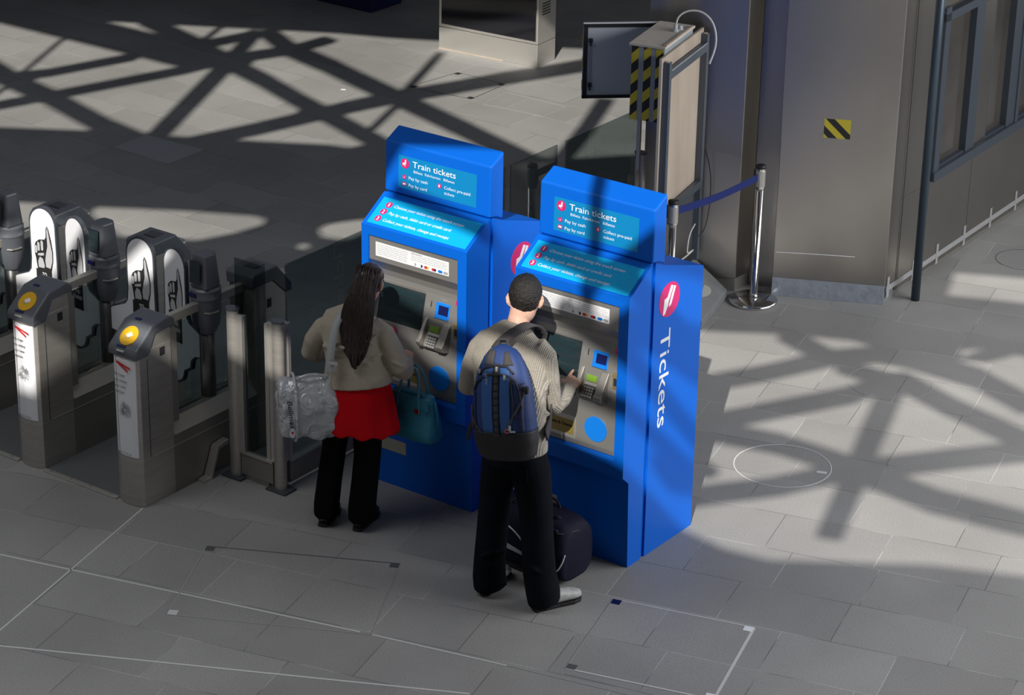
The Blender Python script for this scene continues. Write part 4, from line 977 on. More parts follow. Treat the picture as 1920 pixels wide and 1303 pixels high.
def hand(mb, wrist, knuck, across, curl, s=1.0, fing=None, thumb_side=1, ext=None):
    """palm from wrist to knuckles; across = unit vector over the knuckles, curl = direction the fingertips bend to"""
    w_, k_ = V(wrist), V(knuck); f = (k_-w_).normalized(); a = V(across).normalized(); c = V(curl).normalized()
    mb.tube([w_ - f*.03*s, w_, w_.lerp(k_, .5), k_, k_+f*.006*s], [(.026*s, .019*s), (.027*s, .018*s), (.036*s, .017*s), (.040*s, .016*s), (.036*s, .012*s)], 14, side=a)
    L_ = [.70, .78, .74, .60]
    for i in range(4):
        base = k_ + a*((i-1.5)*.0195*s); l = .036*L_[i]/.75*s
        b = 1.0 if not (ext is not None and i == ext) else .12
        p0 = base - f*.01*s; p1 = base + f*l*1.0 + c*l*.25*b; p2 = p1 + (f*(.25 if b == 1 else 1) + c*(.95*b)).normalized()*l*.85; p3 = p2 + (f*(-.55 if b == 1 else .9) + c*(.7*b)).normalized()*l*.62
        mb.tube([p0, base+f*.004, p1, p2, p3], [.0088*s, .0095*s, .0090*s, .0082*s, .0062*s], 9)
    t0 = w_.lerp(k_, .25) + a*thumb_side*-.022*s; t1 = w_.lerp(k_, .62) + a*thumb_side*-.050*s + c*.012*s; t2 = t1 + (f*.9 + c*.5 + a*thumb_side*.25).normalized()*.030*s; t3 = t2 + (f*.8 + c*.4 + a*thumb_side*.6).normalized()*.024*s
    mb.tube([t0, t1, t2, t3], [.014*s, .0115*s, .0105*s, .0075*s], 10)
def shoe(parent, heel, toe, mt, sole, w_=.045, hgt=.085, name='shoe'):
    h, t_ = V(heel), V(toe); d = (t_-h); L_ = d.length; d.normalize(); n = V((-d.y, d.x, 0))
    M_ = frame(h, d, n); mb = MB()
    secs = [(-.012, .026, .052, .062), (.02, .036, .056, .066), (.07, .038, .055, .068), (.13, .040, .042, .052), (L_-.06, .046, .032, .040), (L_-.02, .038, .026, .032), (L_, .020, .020, .022)]
    rings = [mb.ring(M_ @ V((x, 0, .014+z)), n*rw, V((0, 0, z*1.0)), 18) for x, rw, z, _ in secs]
    mb.skin(rings); o = mb.build(name, mt, parent, smooth=True)
    mb = MB(); pts = [(-.018, 0), (-.012, .028), (.06, .036), (.13, .040), (L_-.06, .050), (L_-.015, .040), (L_+.006, .012)]
    pl = pts + [(x, -y) for x, y in pts[::-1] if y > 0]; pl = [p for p in pl]
    mb.prism(pl, 0.001, .022, 'z', M_); mb.build('sole', sole, o, bevel=.004)
    return o

# ---- man
man = thing('person', 'man in a grey knitted sweater and black jeans using the right ticket machine', 'person', (-.33, -.62, 0))
O_ = -V(man.location)
MT = Matrix.Translation(O_)
def W_(mb): 
    for v in mb.b.verts: v.co = v.co + O_
    return mb
hc = V((-.408, -.395, 1.603))
Mh = Matrix.Translation(hc) @ Matrix.Rotation(math.radians(20), 4, 'Z') @ Matrix.Rotation(math.radians(-40), 4, 'X')
mb = MB(); head_pieces(mb, Mh, 1.06)
mb.tube([(-.42, -.50, 1.44), (-.42, -.455, 1.47), (-.42, -.43, 1.52), (-.418, -.415, 1.56)], [(.066, .06), (.058, .056), (.056, .056), (.056, .06)], 18, side=(1, 0, 0))
mb.tube([(-.34, -.60, .86), (-.36, -.60, .98), (-.39, -.56, 1.16), (-.42, -.51, 1.32), (-.42, -.49, 1.40), (-.42, -.48, 1.46)], [(.14, .09), (.13, .09), (.145, .095), (.16, .09), (.13, .07), (.06, .05)], 20, side=(1, 0, 0))
for q in ([(-.29, -.48, 1.38), (-.265, -.44, 1.24), (-.262, -.385, 1.075), (-.255, -.27, 1.045), (-.252, -.20, 1.055)], [(-.57, -.48, 1.36), (-.655, -.47, 1.23), (-.700, -.44, 1.07), (-.68, -.30, 1.07), (-.66, -.21, 1.12)]):
    mb.tube(q, [.05, .042, .038, .034, .026], 14)
for q in ([(-.42, -.60, .88), (-.455, -.60, .50), (-.43, -.68, .09)], [(-.26, -.60, .88), (-.19, -.61, .50), (-.115, -.67, .09)]): mb.tube(q, [.075, .05, .035], 14)
mb.tube([(-.43, -.70, .05), (-.44, -.60, .045), (-.45, -.53, .035)], [.028, .030, .02], 10); mb.tube([(-.115, -.69, .05), (-.06, -.60, .045), (-.02, -.53, .035)], [.028, .030, .02], 10)
hand(mb, (-.252, -.180, 1.057), (-.262, -.112, 1.072), (1, .12, -.35), (-.15, .1, -1), 1.08, ext=0, thumb_side=1)
hand(mb, (-.655, -.20, 1.122), (-.63, -.135, 1.13), (1, .1, .2), (.2, .1, -1), 1.0, thumb_side=-1)
body = W_(mb).build('body', SKIN, man, remesh=.0042, smit=3)
eyes(Matrix.Translation(O_) @ Mh, 1.06, body, HAIR_B)
mb = MB(); hair_cap(mb, Matrix.Translation(O_) @ Mh, 1.06, 1.10, -.060); hm = mb.build('hair', HAIR_B, man, remesh=.005, smit=2); tq = bpy.data.textures.new('cropped_hair', 'CLOUDS'); tq.noise_scale = .012; md = hm.modifiers.new('tufts', 'DISPLACE'); md.texture = tq; md.strength = .009; md.mid_level = .4
# sweater
mb = MB()
mb.tube([(-.335, -.600, .835), (-.34, -.60, .87), (-.36, -.595, .98), (-.395, -.555, 1.16), (-.425, -.505, 1.31), (-.43, -.482, 1.40), (-.425, -.470, 1.455), (-.423, -.455, 1.495)],
        [(.185, .135), (.190, .140), (.192, .138), (.200, .138), (.218, .132), (.195, .108), (.120, .086), (.070, .066)], 32, side=(1, 0, 0))
mb.tube([(-.30, -.485, 1.40), (-.255, -.47, 1.34), (-.245, -.44, 1.22), (-.252, -.395, 1.07), (-.250, -.345, 1.035), (-.248, -.26, 1.038), (-.250, -.205, 1.052), (-.251, -.185, 1.056)], [.070, .078, .070, .066, .066, .056, .045, .040], 20)
mb.tube([(-.56, -.485, 1.38), (-.615, -.48, 1.31), (-.670, -.47, 1.19), (-.712, -.445, 1.06), (-.700, -.37, 1.04), (-.67, -.28, 1.075), (-.655, -.225, 1.108)], [.068, .074, .066, .060, .058, .052, .042], 20)
# folds
rn = random.Random(11)
for k in range(9):
    a = rn.uniform(0, PI*2); z = rn.uniform(.95, 1.2); c = V((-.37+.0*z, -.575, z)); p = c + V((math.cos(a)*.19, math.sin(a)*.13, 0)); q = c + V((math.cos(a+.7)*.19, math.sin(a+.7)*.13, rn.uniform(-.07, .07)))
    mb.tube([p, (p+q)/2+V((math.cos(a+.35), math.sin(a+.35), 0))*.02, q], [.006, .014, .006], 8)
for (p, q, r_) in (((-.30, -.40, 1.00), (-.20, -.38, 1.06), .014), ((-.24, -.40, 1.13), (-.31, -.40, 1.16), .012), ((-.29, -.30, 1.025), (-.25, -.27, 1.09), .012), ((-.23, -.50, 1.25), (-.20, -.42, 1.17), .013)): mb.tube([p, (V(p)+V(q))/2+V((.008, -.008, 0)), q], [r_*.6, r_, r_*.6], 8)
sw = W_(mb).build('sweater', KNIT, man, remesh=.0075, smit=4)
mb = MB(); mb.tube([(-.251, -.20, 1.053), (-.2515, -.176, 1.058)], [.040, .038], 20); mb = W_(mb); mb.build('cuff', KNIT, sw, smooth=True)
# jeans
mb = MB()
mb.tube([(-.335, -.60, .90), (-.335, -.60, .84), (-.33, -.60, .78)], [(.165, .118), (.172, .128), (.165, .125)], 24, side=(1, 0, 0))
mb.tube([(-.405, -.60, .86), (-.425, -.60, .74), (-.448, -.60, .55), (-.452, -.615, .38), (-.445, -.655, .20), (-.440, -.665, .10), (-.438, -.66, .035)], [(.092, .108), (.096, .108), (.086, .090), (.084, .088), (.084, .090), (.088, .096), (.084, .100)], 20, side=(1, 0, 0))
mb.tube([(-.265, -.60, .86), (-.235, -.60, .74), (-.200, -.605, .55), (-.175, -.625, .38), (-.140, -.655, .20), (-.118, -.655, .10), (-.110, -.645, .035)], [(.096, .108), (.104, .110), (.092, .092), (.088, .088), (.088, .092), (.090, .098), (.086, .102)], 20, side=(1, 0, 0))
for k in range(14):
    lx = rn.choice((-.44, -.15)); z = rn.uniform(.04, .28); a = rn.uniform(-2.6, -.3); c = V((lx, -.655, z)); p = c + V((math.cos(a), math.sin(a), 0))*.088; q = c + V((math.cos(a+.9), math.sin(a+.9), 0))*.088 + V((0, 0, rn.uniform(-.05, .05)))
    mb.tube([p, (p+q)/2+V((math.cos(a+.45), math.sin(a+.45), 0))*.012, q], [.005, .012, .005], 8)
jn = W_(mb).build('jeans', JEANS, man, remesh=.008, smit=4)
mb = MB(); mb.box(-.03, .03, 0, .003, -.035, .035, Matrix.Translation(O_) @ Matrix.Translation((-.22, -.724, .775))); mb.build('back_pocket', JEANS, jn)
TRAINER = mat('white_trainer', (0.50, 0.50, 0.48), .5, noise=.6, nscale=25, col2=(0.25, 0.25, 0.25))
s_ = shoe(man, V((-.125, -.715, 0))+O_, V((.005, -.470, 0))+O_, TRAINER, BLACK, name='shoe')
mb = MB(); 
M_ = Matrix.Translation(O_) @ frame((-.125, -.715, 0), (.13, .245, 0), (-.245, .13, 0))
mb.tube([M_ @ V((.11, -.042, .035)), M_ @ V((.13, -.02, .075)), M_ @ V((.13, .015, .078))], .006, 6); mb.build('dark_stripe', BLACK, s_)
shoe(man, V((-.440, -.705, 0))+O_, V((-.462, -.44, 0))+O_, TRAINER, BLACK, name='shoe')

# ---- backpack on the man's back
NB = mat('blue_ripstop', (0.010, 0.036, 0.15), .6, bump=.15, bscale=30); NBL = mat('lighter_blue_nylon', (0.022, 0.095, 0.30), .55, bump=.15, bscale=30); NBD = mat('navy_nylon', (0.008, 0.015, 0.07), .6)
BLK = mat('black_nylon', (0.010, 0.010, 0.013), .6, bump=.15, bscale=40); WEB = mat('charcoal_webbing', (0.045, 0.042, 0.045), .8); CLIP = mat('light_grey_plastic', (0.45, 0.46, 0.47), .4)
Bo = V((-.262, -.722, .885)); Bt = V((-.352, -.672, 1.42)); up_ = (Bt-Bo).normalized(); side_ = V((1, .10, 0)); side_ = (side_ - up_*side_.dot(up_)).normalized(); out_ = side_.cross(up_); out_ = out_ if out_.y < 0 else -out_
bp = thing('backpack', 'blue and black backpack slung on the right shoulder of the man in grey', 'backpack', Bo)
MBp = Matrix(((side_.x, out_.x, up_.x, 0), (side_.y, out_.y, up_.y, 0), (side_.z, out_.z, up_.z, 0), (0, 0, 0, 1)))
def super_ring(mb, x, z, rx, dy0, dy1, n=28, e=2.6):
    R = []
    for i in range(n):
        a = 2*PI*i/n; c_, s__ = math.cos(a), math.sin(a)
        R.append(mb.b.verts.new(MBp @ V((x+rx*math.copysign(abs(c_)**(2/e), c_), (dy0+dy1)/2 + (dy1-dy0)/2*math.copysign(abs(s__)**(2/e), s__), z))))
    return R
prof = [(-.005, .090, .01, .08), (.0, .120, .0, .13), (.03, .150, -.005, .165), (.12, .168, -.005, .185), (.25, .170, -.005, .185), (.38, .158, -.005, .165), (.48, .130, -.005, .135), (.55, .095, 0, .105), (.59, .055, .01, .075), (.60, .02, .03, .05)]
def pack(mb, z0, z1, grow=0.0, xs=1.0):
    P = [p for p in prof]
    def samp(z):
        for a, b in zip(P, P[1:]):
            if a[0] <= z <= b[0]:
                t_ = (z-a[0])/(b[0]-a[0]+1e-9); return [a[i]+(b[i]-a[i])*t_ for i in range(4)]
        return P[-1]
    zs = [z0 + (z1-z0)*i/16 for i in range(17)]
    mb.skin([super_ring(mb, 0, z, (samp(z)[1]+grow)*xs, samp(z)[2]-grow, samp(z)[3]+grow) for z in zs]); return samp
mb = MB(); samp = pack(mb, .155, .60); mb.build('main_body', NB, bp, smooth=True)
mb = MB(); pack(mb, -.005, .17, .004); mb.build('black_bottom', BLK, bp, smooth=True)
def on_pack(x, z, d=0.0):
    s4 = samp(z); rx = s4[1]; f_ = max(0, 1-abs(x/rx)**2.6)**(1/2.6); return MBp @ V((x, (s4[2]+s4[3])/2 + (s4[3]-s4[2])/2*f_ + d, z))
def patch(xf0, xf1, z0, z1, d, name, mt, nx=8, nz=14, thick=.002, parent=bp):
    mb = MB(); G = []
    for j in range(nz+1):
        z = z0+(z1-z0)*j/nz; a = xf0(z) if callable(xf0) else xf0; b = xf1(z) if callable(xf1) else xf1
        G.append([mb.b.verts.new(on_pack(a+(b-a)*i/nx, z, d)) for i in range(nx+1)])
    for j in range(nz):
        for i in range(nx): mb.b.faces.new([G[j][i], G[j][i+1], G[j+1][i+1], G[j+1][i]])
    o = mb.build(name, mt, parent, smooth=True); md = o.modifiers.new('s', 'SOLIDIFY'); md.thickness = thick; md.offset = 0; return o
patch(lambda z: -.085+.10*(max(0, .4-z))**2, lambda z: -.022, .17, .50, .004, 'front_panel', NBL); patch(lambda z: .018, lambda z: .075-.12*(max(0, z-.3))**2, .17, .50, .004, 'front_panel', NBL)
patch(lambda z: -.015, lambda z: .012, .15, .52, .006, 'centre_webbing', WEB, nx=2, nz=30, thick=.003)
for k in range(9): patch(-.017, .014, .17+k*.036, .178+k*.036, .009, 'webbing_rung', BLK, nx=2, nz=2)
patch(lambda z: -.14, lambda z: -.125, .17, .38, .003, 'side_piping', NBD, nx=2); patch(lambda z: .115, lambda z: .14, .17, .42, .003, 'side_panel', NBD, nx=2)
def pack_tube(pts, r, name, mt, parent=bp, n=8):
    P = []
    for a, b in zip(pts, pts[1:]):
        for i in range(6): P.append((a[0]+(b[0]-a[0])*i/6, a[1]+(b[1]-a[1])*i/6))
    P.append(pts[-1])
    return MB().tube([on_pack(x, z, .004) for x, z in P], r, n).build(name, mt, parent, smooth=True)
pack_tube([(-.135, .38), (-.115, .425), (-.06, .46), (0, .468), (.06, .46), (.10, .43), (.12, .38), (.13, .30)], .006, 'zip_track', BLK)
pack_tube([(-.105, .46), (-.07, .495), (0, .51), (.05, .505), (.09, .47)], .006, 'zip_track', BLK)
pack_tube([(.075, .45), (.085, .36), (.10, .25)], .005, 'zip_track', BLK)
for x, z in ((.0, .495), (.045, .455), (.07, .20), (-.10, .478)):
    p = on_pack(x, z, .010); MB().box(-.006, .006, -.004, .004, -.014, .012, Matrix.Translation(p)).build('zip_pull', CLIP, bp, bevel=.002)
pack_tube([(.150, .40), (.125, .32), (.09, .26), (.06, .20)], .006, 'compression_strap', WEB); pack_tube([(-.155, .25), (-.13, .2), (-.09, .16)], .006, 'compression_strap', WEB)
MB().box(-.02, .016, -.008, .008, -.018, .018, Matrix.Translation(on_pack(.148, .385, .01))).build('buckle', BLK, bp, bevel=.003)
patch(lambda z: -.075+.2*(z-.53), lambda z: -.02, .51, .58, .004, 'top_panel', WEB, nx=3, nz=5); patch(lambda z: .03, lambda z: .08-.5*(z-.52), .51, .575, .004, 'top_panel', WEB, nx=3, nz=5)
# lettering and emblem
p = on_pack(-.048, .415, .008); mb = MB(); mb.text('Aca 35', frame(p, -V((up_.x, up_.y, up_.z))*-1, -side_), width=.062, height=.012, bold=.01); mb.build('vertical_lettering', CLIP, bp)
p = on_pack(.055, .182, .008); e = MB().tube([frame(p, side_, up_) @ V((.012*math.cos(a*.6), .009*math.sin(a*.6), .001)) for a in range(10)], .003, 6).build('orange_swirl_emblem', mat('orange_thread', (0.55, 0.12, 0.03), .6), bp)
MB().box(.014, .045, -.006, .004, 0, .001, frame(p, side_, up_)).build('emblem_bar', CLIP, bp)
# shoulder strap over the right shoulder and a loose strap hanging on the left
def ribbon(pts, w_, nrm, name, mt, parent, origin, th=.006):
    P = smooth_pts(pts, 2); mb = MB(); rows = []
    for i, p in enumerate(P):
        d = (P[min(i+1, len(P)-1)]-P[max(i-1, 0)]).normalized(); n = V(nrm(i/(len(P)-1))) if callable(nrm) else V(nrm); s__ = d.cross(n).normalized()
        rows.append([mb.b.verts.new(p - origin + s__*w_/2), mb.b.verts.new(p - origin - s__*w_/2)])
    for a, b in zip(rows, rows[1:]): mb.b.faces.new([a[0], a[1], b[1], b[0]])
    o = mb.build(name, mt, parent, smooth=True); md = o.modifiers.new('s', 'SOLIDIFY'); md.thickness = th; md.offset = 0; return o
ribbon([V((-.405, -.700, 1.43)), V((-.385, -.665, 1.475)), V((-.345, -.585, 1.515)), V((-.325, -.50, 1.525)), V((-.315, -.42, 1.49)), V((-.315, -.345, 1.40)), V((-.30, -.33, 1.2)), V((-.20, -.45, 1.02)), V((-.14, -.62, .98))], .062, lambda t_: (0, -1+2.2*t_, 1-.6*t_) if t_ < .6 else (.5, .6, .2), 'shoulder_strap', WEB, bp, Bo, .010)
ribbon([V((-.47, -.77, 1.06)), V((-.52, -.745, 1.00)), V((-.545, -.73, .90))], .022, (0, -1, .1), 'loose_strap', BLK, bp, Bo, .003)
MB().tube([MBp @ V((-.03, .03, .585)), MBp @ V((-.02, .035, .625)), MBp @ V((.02, .035, .625)), MBp @ V((.03, .03, .585))], .007, 8).build('haul_loop', WEB, bp)
pack_tube([(-.155, .30), (-.15, .18)], .008, 'side_strap', WEB)

# ---- woman
wo = thing('person', 'woman with long dark hair, beige jacket, red top and black trousers at the left machine', 'person', (-1.53, -.52, 0))
O_ = -V(wo.location)
hc = V((-1.447, -.425, 1.425))
Mh = Matrix.Translation(hc) @ Matrix.Rotation(math.radians(-8), 4, 'Z') @ Matrix.Rotation(math.radians(-26), 4, 'X')
mb = MB(); head_pieces(mb, Mh, .92, .92)
mb.tube([(-1.52, -.47, 1.24), (-1.495, -.445, 1.29), (-1.465, -.43, 1.35), (-1.45, -.425, 1.40)], [(.058, .055), (.048, .048), (.046, .048), (.048, .05)], 18, side=(1, 0, 0))
mb.tube([(-1.53, -.52, .78), (-1.53, -.52, .92), (-1.53, -.49, 1.08), (-1.53, -.46, 1.20), (-1.525, -.455, 1.27)], [(.13, .09), (.11, .08), (.12, .085), (.13, .08), (.06, .05)], 20, side=(1, 0, 0))
for q in ([(-1.39, -.45, 1.19), (-1.31, -.47, 1.08), (-1.245, -.465, .955), (-1.262, -.36, .945), (-1.274, -.29, .94)], [(-1.67, -.46, 1.18), (-1.765, -.45, 1.06), (-1.79, -.40, .95), (-1.72, -.30, .94), (-1.66, -.22, .97)]):
    mb.tube(q, [.042, .036, .032, .028, .022], 14)
for q in ([(-1.60, -.52, .76), (-1.63, -.535, .42), (-1.66, -.585, .08)], [(-1.46, -.52, .76), (-1.44, -.535, .42), (-1.455, -.575, .08)]): mb.tube(q, [.07, .045, .03], 14)
mb.tube([(-1.663, -.60, .05), (-1.665, -.50, .04), (-1.665, -.44, .03)], [.025, .026, .016], 10); mb.tube([(-1.455, -.59, .05), (-1.45, -.49, .04), (-1.448, -.43, .03)], [.025, .026, .016], 10)
hand(mb, (-1.276, -.281, .94), (-1.295, -.222, .95), (1, .1, -.2), (-.1, .3, -1), .9, thumb_side=1)
hand(mb, (-1.655, -.215, .972), (-1.63, -.16, .985), (1, .1, .1), (.1, .2, -1), .9, thumb_side=-1)
for v in mb.b.verts: v.co = v.co + O_
body = mb.build('body', SKIN, wo, remesh=.0042, smit=3)
eyes(Matrix.Translation(O_) @ Mh, .92, body, HAIR_W)
# jacket
mb = MB()
mb.tube([(-1.485, -.515, .865), (-1.49, -.512, .90), (-1.51, -.50, 1.0), (-1.525, -.485, 1.10), (-1.53, -.465, 1.19), (-1.53, -.455, 1.235), (-1.52, -.445, 1.275), (-1.515, -.44, 1.30)],
        [(.200, .145), (.195, .142), (.165, .128), (.168, .125), (.190, .115), (.160, .095), (.082, .070), (.056, .056)], 32, side=(1, 0, 0))
mb.tube([(-1.42, -.465, 1.20), (-1.355, -.465, 1.155), (-1.298, -.468, 1.06), (-1.250, -.470, .970), (-1.245, -.445, .945), (-1.262, -.36, .942), (-1.272, -.305, .940)], [.055, .064, .060, .058, .056, .046, .038], 20)
mb.tube([(-1.64, -.465, 1.19), (-1.705, -.46, 1.145), (-1.765, -.445, 1.06), (-1.80, -.41, .965), (-1.785, -.37, .94), (-1.72, -.29, .942), (-1.67, -.235, .965)], [.054, .060, .056, .054, .052, .044, .036], 20)
rn = random.Random(4)
for k in range(22):
    a = rn.uniform(PI, PI*2); z = rn.uniform(.92, 1.18); c = V((-1.515, -.495, z)); p = c + V((math.cos(a)*.165, math.sin(a)*.125, 0)); q = c + V((math.cos(a+.8)*.165, math.sin(a+.8)*.125, rn.uniform(-.03, .10)))
    mb.tube([p, (p+q)/2+V((math.cos(a+.4), math.sin(a+.4), 0))*.020, q], [.005, .014, .005], 8)
for (p, q, r_) in (((-1.33, -.50, .97), (-1.20, -.47, 1.03), .010), ((-1.39, -.50, 1.07), (-1.30, -.44, .98), .011), ((-1.22, -.52, 1.00), (-1.32, -.52, 1.04), .009), ((-1.30, -.37, .98), (-1.20, -.38, .93), .009), ((-1.74, -.50, 1.10), (-1.82, -.42, 1.02), .010), ((-1.60, -.58, 1.12), (-1.52, -.60, .98), .010)): mb.tube([p, (V(p)+V(q))/2+V((.006, -.010, 0)), q], [r_*.5, r_, r_*.5], 8)
for v in mb.b.verts: v.co = v.co + O_
jk = mb.build('jacket', LINEN, wo, remesh=.0065, smit=4)
for (p0, p1) in (((-1.505, -.632, .88), (-1.525, -.602, 1.20)), ((-1.40, -.612, .88), (-1.42, -.575, 1.13)), ((-1.61, -.612, .88), (-1.62, -.572, 1.13))):
    MB().tube([V(p0)+O_, (V(p0)+V(p1))/2+V((0, .010, 0))+O_, V(p1)+O_], .0022, 6).build('seam', LINEN, jk)
# red top
mb = MB(); rings = []
for z, rx, ry, cx, cy in ((.93, .165, .12, -1.49, -.51), (.85, .190, .138, -1.483, -.515), (.75, .205, .150, -1.478, -.52), (.66, .218, .160, -1.475, -.525), (.605, .224, .166, -1.472, -.525)):
    R = []
    for i in range(72):
        a = 2*PI*i/72; f_ = 1 + (.93-z)*.10*math.sin(a*9+1.2*math.sin(a*2)); zz = z + (.012*math.sin(a*11) if z < .62 else 0)
        R.append(mb.b.verts.new(V((cx+rx*f_*math.cos(a), cy+ry*f_*math.sin(a), zz))+O_))
    rings.append(R)
mb.skin(rings, cap=False); o = mb.build('red_top', REDC, wo, smooth=True); md = o.modifiers.new('s', 'SOLIDIFY'); md.thickness = .003; md.offset = -1; md = o.modifiers.new('sub', 'SUBSURF'); md.levels = 1; md.render_levels = 1
# trousers
mb = MB(); mb.tube([(-1.50, -.52, .86), (-1.50, -.52, .72)], [(.135, .100), (.150, .115)], 24, side=(1, 0, 0))
mb.tube([(-1.585, -.52, .80), (-1.605, -.525, .66), (-1.625, -.53, .45), (-1.645, -.55, .28), (-1.66, -.565, .12), (-1.662, -.565, .055)], [(.080, .098), (.082, .094), (.068, .072), (.070, .074), (.072, .080), (.070, .082)], 20, side=(1, 0, 0))
mb.tube([(-1.45, -.52, .80), (-1.43, -.525, .66), (-1.428, -.53, .45), (-1.44, -.545, .28), (-1.453, -.56, .12), (-1.455, -.56, .055)], [(.086, .098), (.088, .096), (.076, .078), (.076, .078), (.078, .084), (.074, .084)], 20, side=(1, 0, 0))
for v in mb.b.verts: v.co = v.co + O_
mb.build('trousers', TROUS, wo, remesh=.008, smit=4)
SH = mat('black_leather', (0.010, 0.010, 0.011), .4)
for hx, tx in (((-1.665, -.612, 0), (-1.672, -.385, 0)), ((-1.462, -.605, 0), (-1.445, -.36, 0))):
    s_ = shoe(wo, V(hx)+O_, V(tx)+O_, SH, BLACK, hgt=.07)
    MB().disc(.007, .005, .002, frame(V(hx)+O_+V((.0, -.018, .05)), (1, 0, 0), (0, .2, 1)), 12).build('heel_tag', CLIP, s_)
# hair
mb = MB(); hair_cap(mb, Matrix.Translation(O_) @ Mh, .92, 1.10, -.10)
Mi = Matrix.Translation(O_) @ Mh
back = [(-1.453, -.465, 1.46), (-1.462, -.520, 1.39), (-1.468, -.565, 1.28), (-1.468, -.600, 1.18), (-1.465, -.622, 1.09), (-1.455, -.630, 1.02)]
mb.tube([V(p)+O_ for p in back], [(.055, .045), (.070, .040), (.078, .034), (.070, .026), (.050, .018), (.020, .010)], 20, side=(1, .1, 0))
hr = mb.build('hair', HAIR_W, wo, remesh=.006, smit=3)
mb = MB(); rn = random.Random(21)
for k in range(190):
    a = rn.uniform(-1, 1); top = Mi @ (V((.074*a*1.0, -.012-.090*math.sqrt(max(0, 1-a*a*.8))*rn.uniform(.55, 1.0), .03+.09*rn.uniform(.0, .75)))*.92*1.06)
    endz = rn.uniform(.99, 1.12) + abs(a)*.06; pts = [top]
    for (x, y, z), r_ in zip(back[1:], (.074, .088, .084, .062, .024)):
        if z < endz: break
        pts.append(V((x + a*r_*1.04, y - .044*(1-(a*.9)**2)*(1 if z > 1.2 else .75) + rn.uniform(-.006, .004), z)) + O_)
    z = endz; pts.append(V((-1.457 + a*(.015+.30*(z-.99)) + rn.uniform(-.008, .008), -.628 - rn.uniform(0, .018), z)) + O_)
    pts = smooth_pts(pts, 1); n_ = len(pts); mb.tube(pts, [.0052 if i < n_-3 else .0052*(n_-i)/4 for i in range(n_)], 5)
mb.build('hair_strands', HAIR_W, hr, smooth=True)
m_ = Mi @ V((.084, .0, -.035)); MB().tube([m_ + V((.006*math.cos(a*.7), 0, -.010+.012*math.sin(a*.7))) for a in range(9)], .0018, 6, closed=True).build('earring', CHROME, body)

# ---- silver bag on her left side
SILV = mat('silver_nylon', (0.58, 0.60, 0.63), .36, .3, bump=.9, bscale=9)
nd = [n for n in SILV.node_tree.nodes if n.type == 'TEX_NOISE'][0]; nd.inputs['Distortion'].default_value = 1.8; [n for n in SILV.node_tree.nodes if n.type == 'BUMP'][0].inputs['Distance'].default_value = .03
sb = thing('shoulder_bag', 'crinkled silver holdall hanging from the left shoulder of the woman', 'bag', (-1.78, -.60, .52))
So = V((-1.78, -.60, .52)); u = V((.86, .50, -.06)).normalized(); n_ = V((.50, -.86, 0)).normalized(); 
mb = MB(); rings = []
rn = random.Random(8)
for i, (x, sc) in enumerate(((-.185, .80), (-.175, .92), (-.12, .98), (-.06, 1.0), (0, 1.02), (.06, 1.04), (.12, 1.02), (.165, .94), (.18, .75))):
    R = []
    for k in range(40):
        a = 2*PI*k/40; c_, s__ = math.cos(a), math.sin(a)
        y = .115*sc*math.copysign(abs(c_)**.6, c_)*(1 - .34*max(0, s__)); z = .18 + .175*sc*math.copysign(abs(s__)**.8, s__)
        w_ = .009*math.sin(a*7+i*2.1)+.006*math.sin(a*13-i*3)
        R.append(mb.b.verts.new(u*x + n_*(y+w_*c_) + V((0, 0, z+w_*s__))))
    rings.append(R)
mb.skin(rings); b_ = mb.build('bag_body', SILV, sb, smooth=True)
md = b_.modifiers.new('sub', 'SUBSURF'); md.levels = 2; md.render_levels = 2
tx = bpy.data.textures.new('crinkle', 'CLOUDS'); tx.noise_scale = .09; tx.noise_depth = 1; tx.noise_type = 'HARD_NOISE'
md = b_.modifiers.new('crinkle', 'DISPLACE'); md.texture = tx; md.strength = .026; md.mid_level = .35; md.texture_coords = 'LOCAL'
def sbp(x, a, r=1.0):
    c_, s__ = math.cos(a), math.sin(a); return u*x + n_*(.118*r*math.copysign(abs(c_)**.75, c_)*(1-.38*max(0, s__))) + V((0, 0, .18+.180*r*math.copysign(abs(s__)**.8, s__)))
MB().tube([sbp(-.10, 2*PI*k/30, 1.07) for k in range(30)], .008, 8, closed=True).build('piping', SILV, sb, smooth=True)
Me = frame(u*-.196+V((0, 0, .18)), -n_*-1, (0, 0, 1)); Me = frame(u*-.06 + n_*.122 + V((0, 0, .10)), u, (0, 0, 1))
mb = MB(); M5 = frame(u*-.155 + n_*.128 + V((0, 0, .27)), V((0, 0, -1))+u*.1, u); mb.text('Bellmas', M5, width=.17, height=.026, shear=.3, bold=.01); mb.build('script_lettering', INK, sb)
eo = MB().disc(.016, .028, .003, frame(u*-.128 + n_*.126 + V((0, 0, .075)), u, (0, 0, 1)), 24).build('oval_patch', POSTER, sb); MB().prism([(0, -.012), (.009, .006), (-.009, .006)], .0032, .004, 'z', frame(u*-.128 + n_*.126 + V((0, 0, .078)), u, (0, 0, 1))).build('red_mark', RED, eo)
h1 = [u*-.10 + n_*.03 + V((0, 0, .335)), u*-.07 + n_*.05 + V((0, 0, .375)), u*0 + n_*.05 + V((0, 0, .390)), u*.07 + n_*.04 + V((0, 0, .375)), u*.10 + n_*.03 + V((0, 0, .335))]
MB().tube(smooth_pts(h1), .010, 8, flat=.5).build('grab_handle', SILV, sb, smooth=True)
STR = mat('grey_strap', (0.36, 0.38, 0.38), .6)
ribbon([V((-1.595, -.44, 1.250)), V((-1.620, -.53, 1.250)), V((-1.640, -.590, 1.19)), V((-1.650, -.630, 1.08)), V((-1.652, -.650, .99)), V((-1.645, -.655, .940))], .044, lambda t_: (0, -.3-t_, 1-t_), 'shoulder_strap', STR, sb, So, .004)
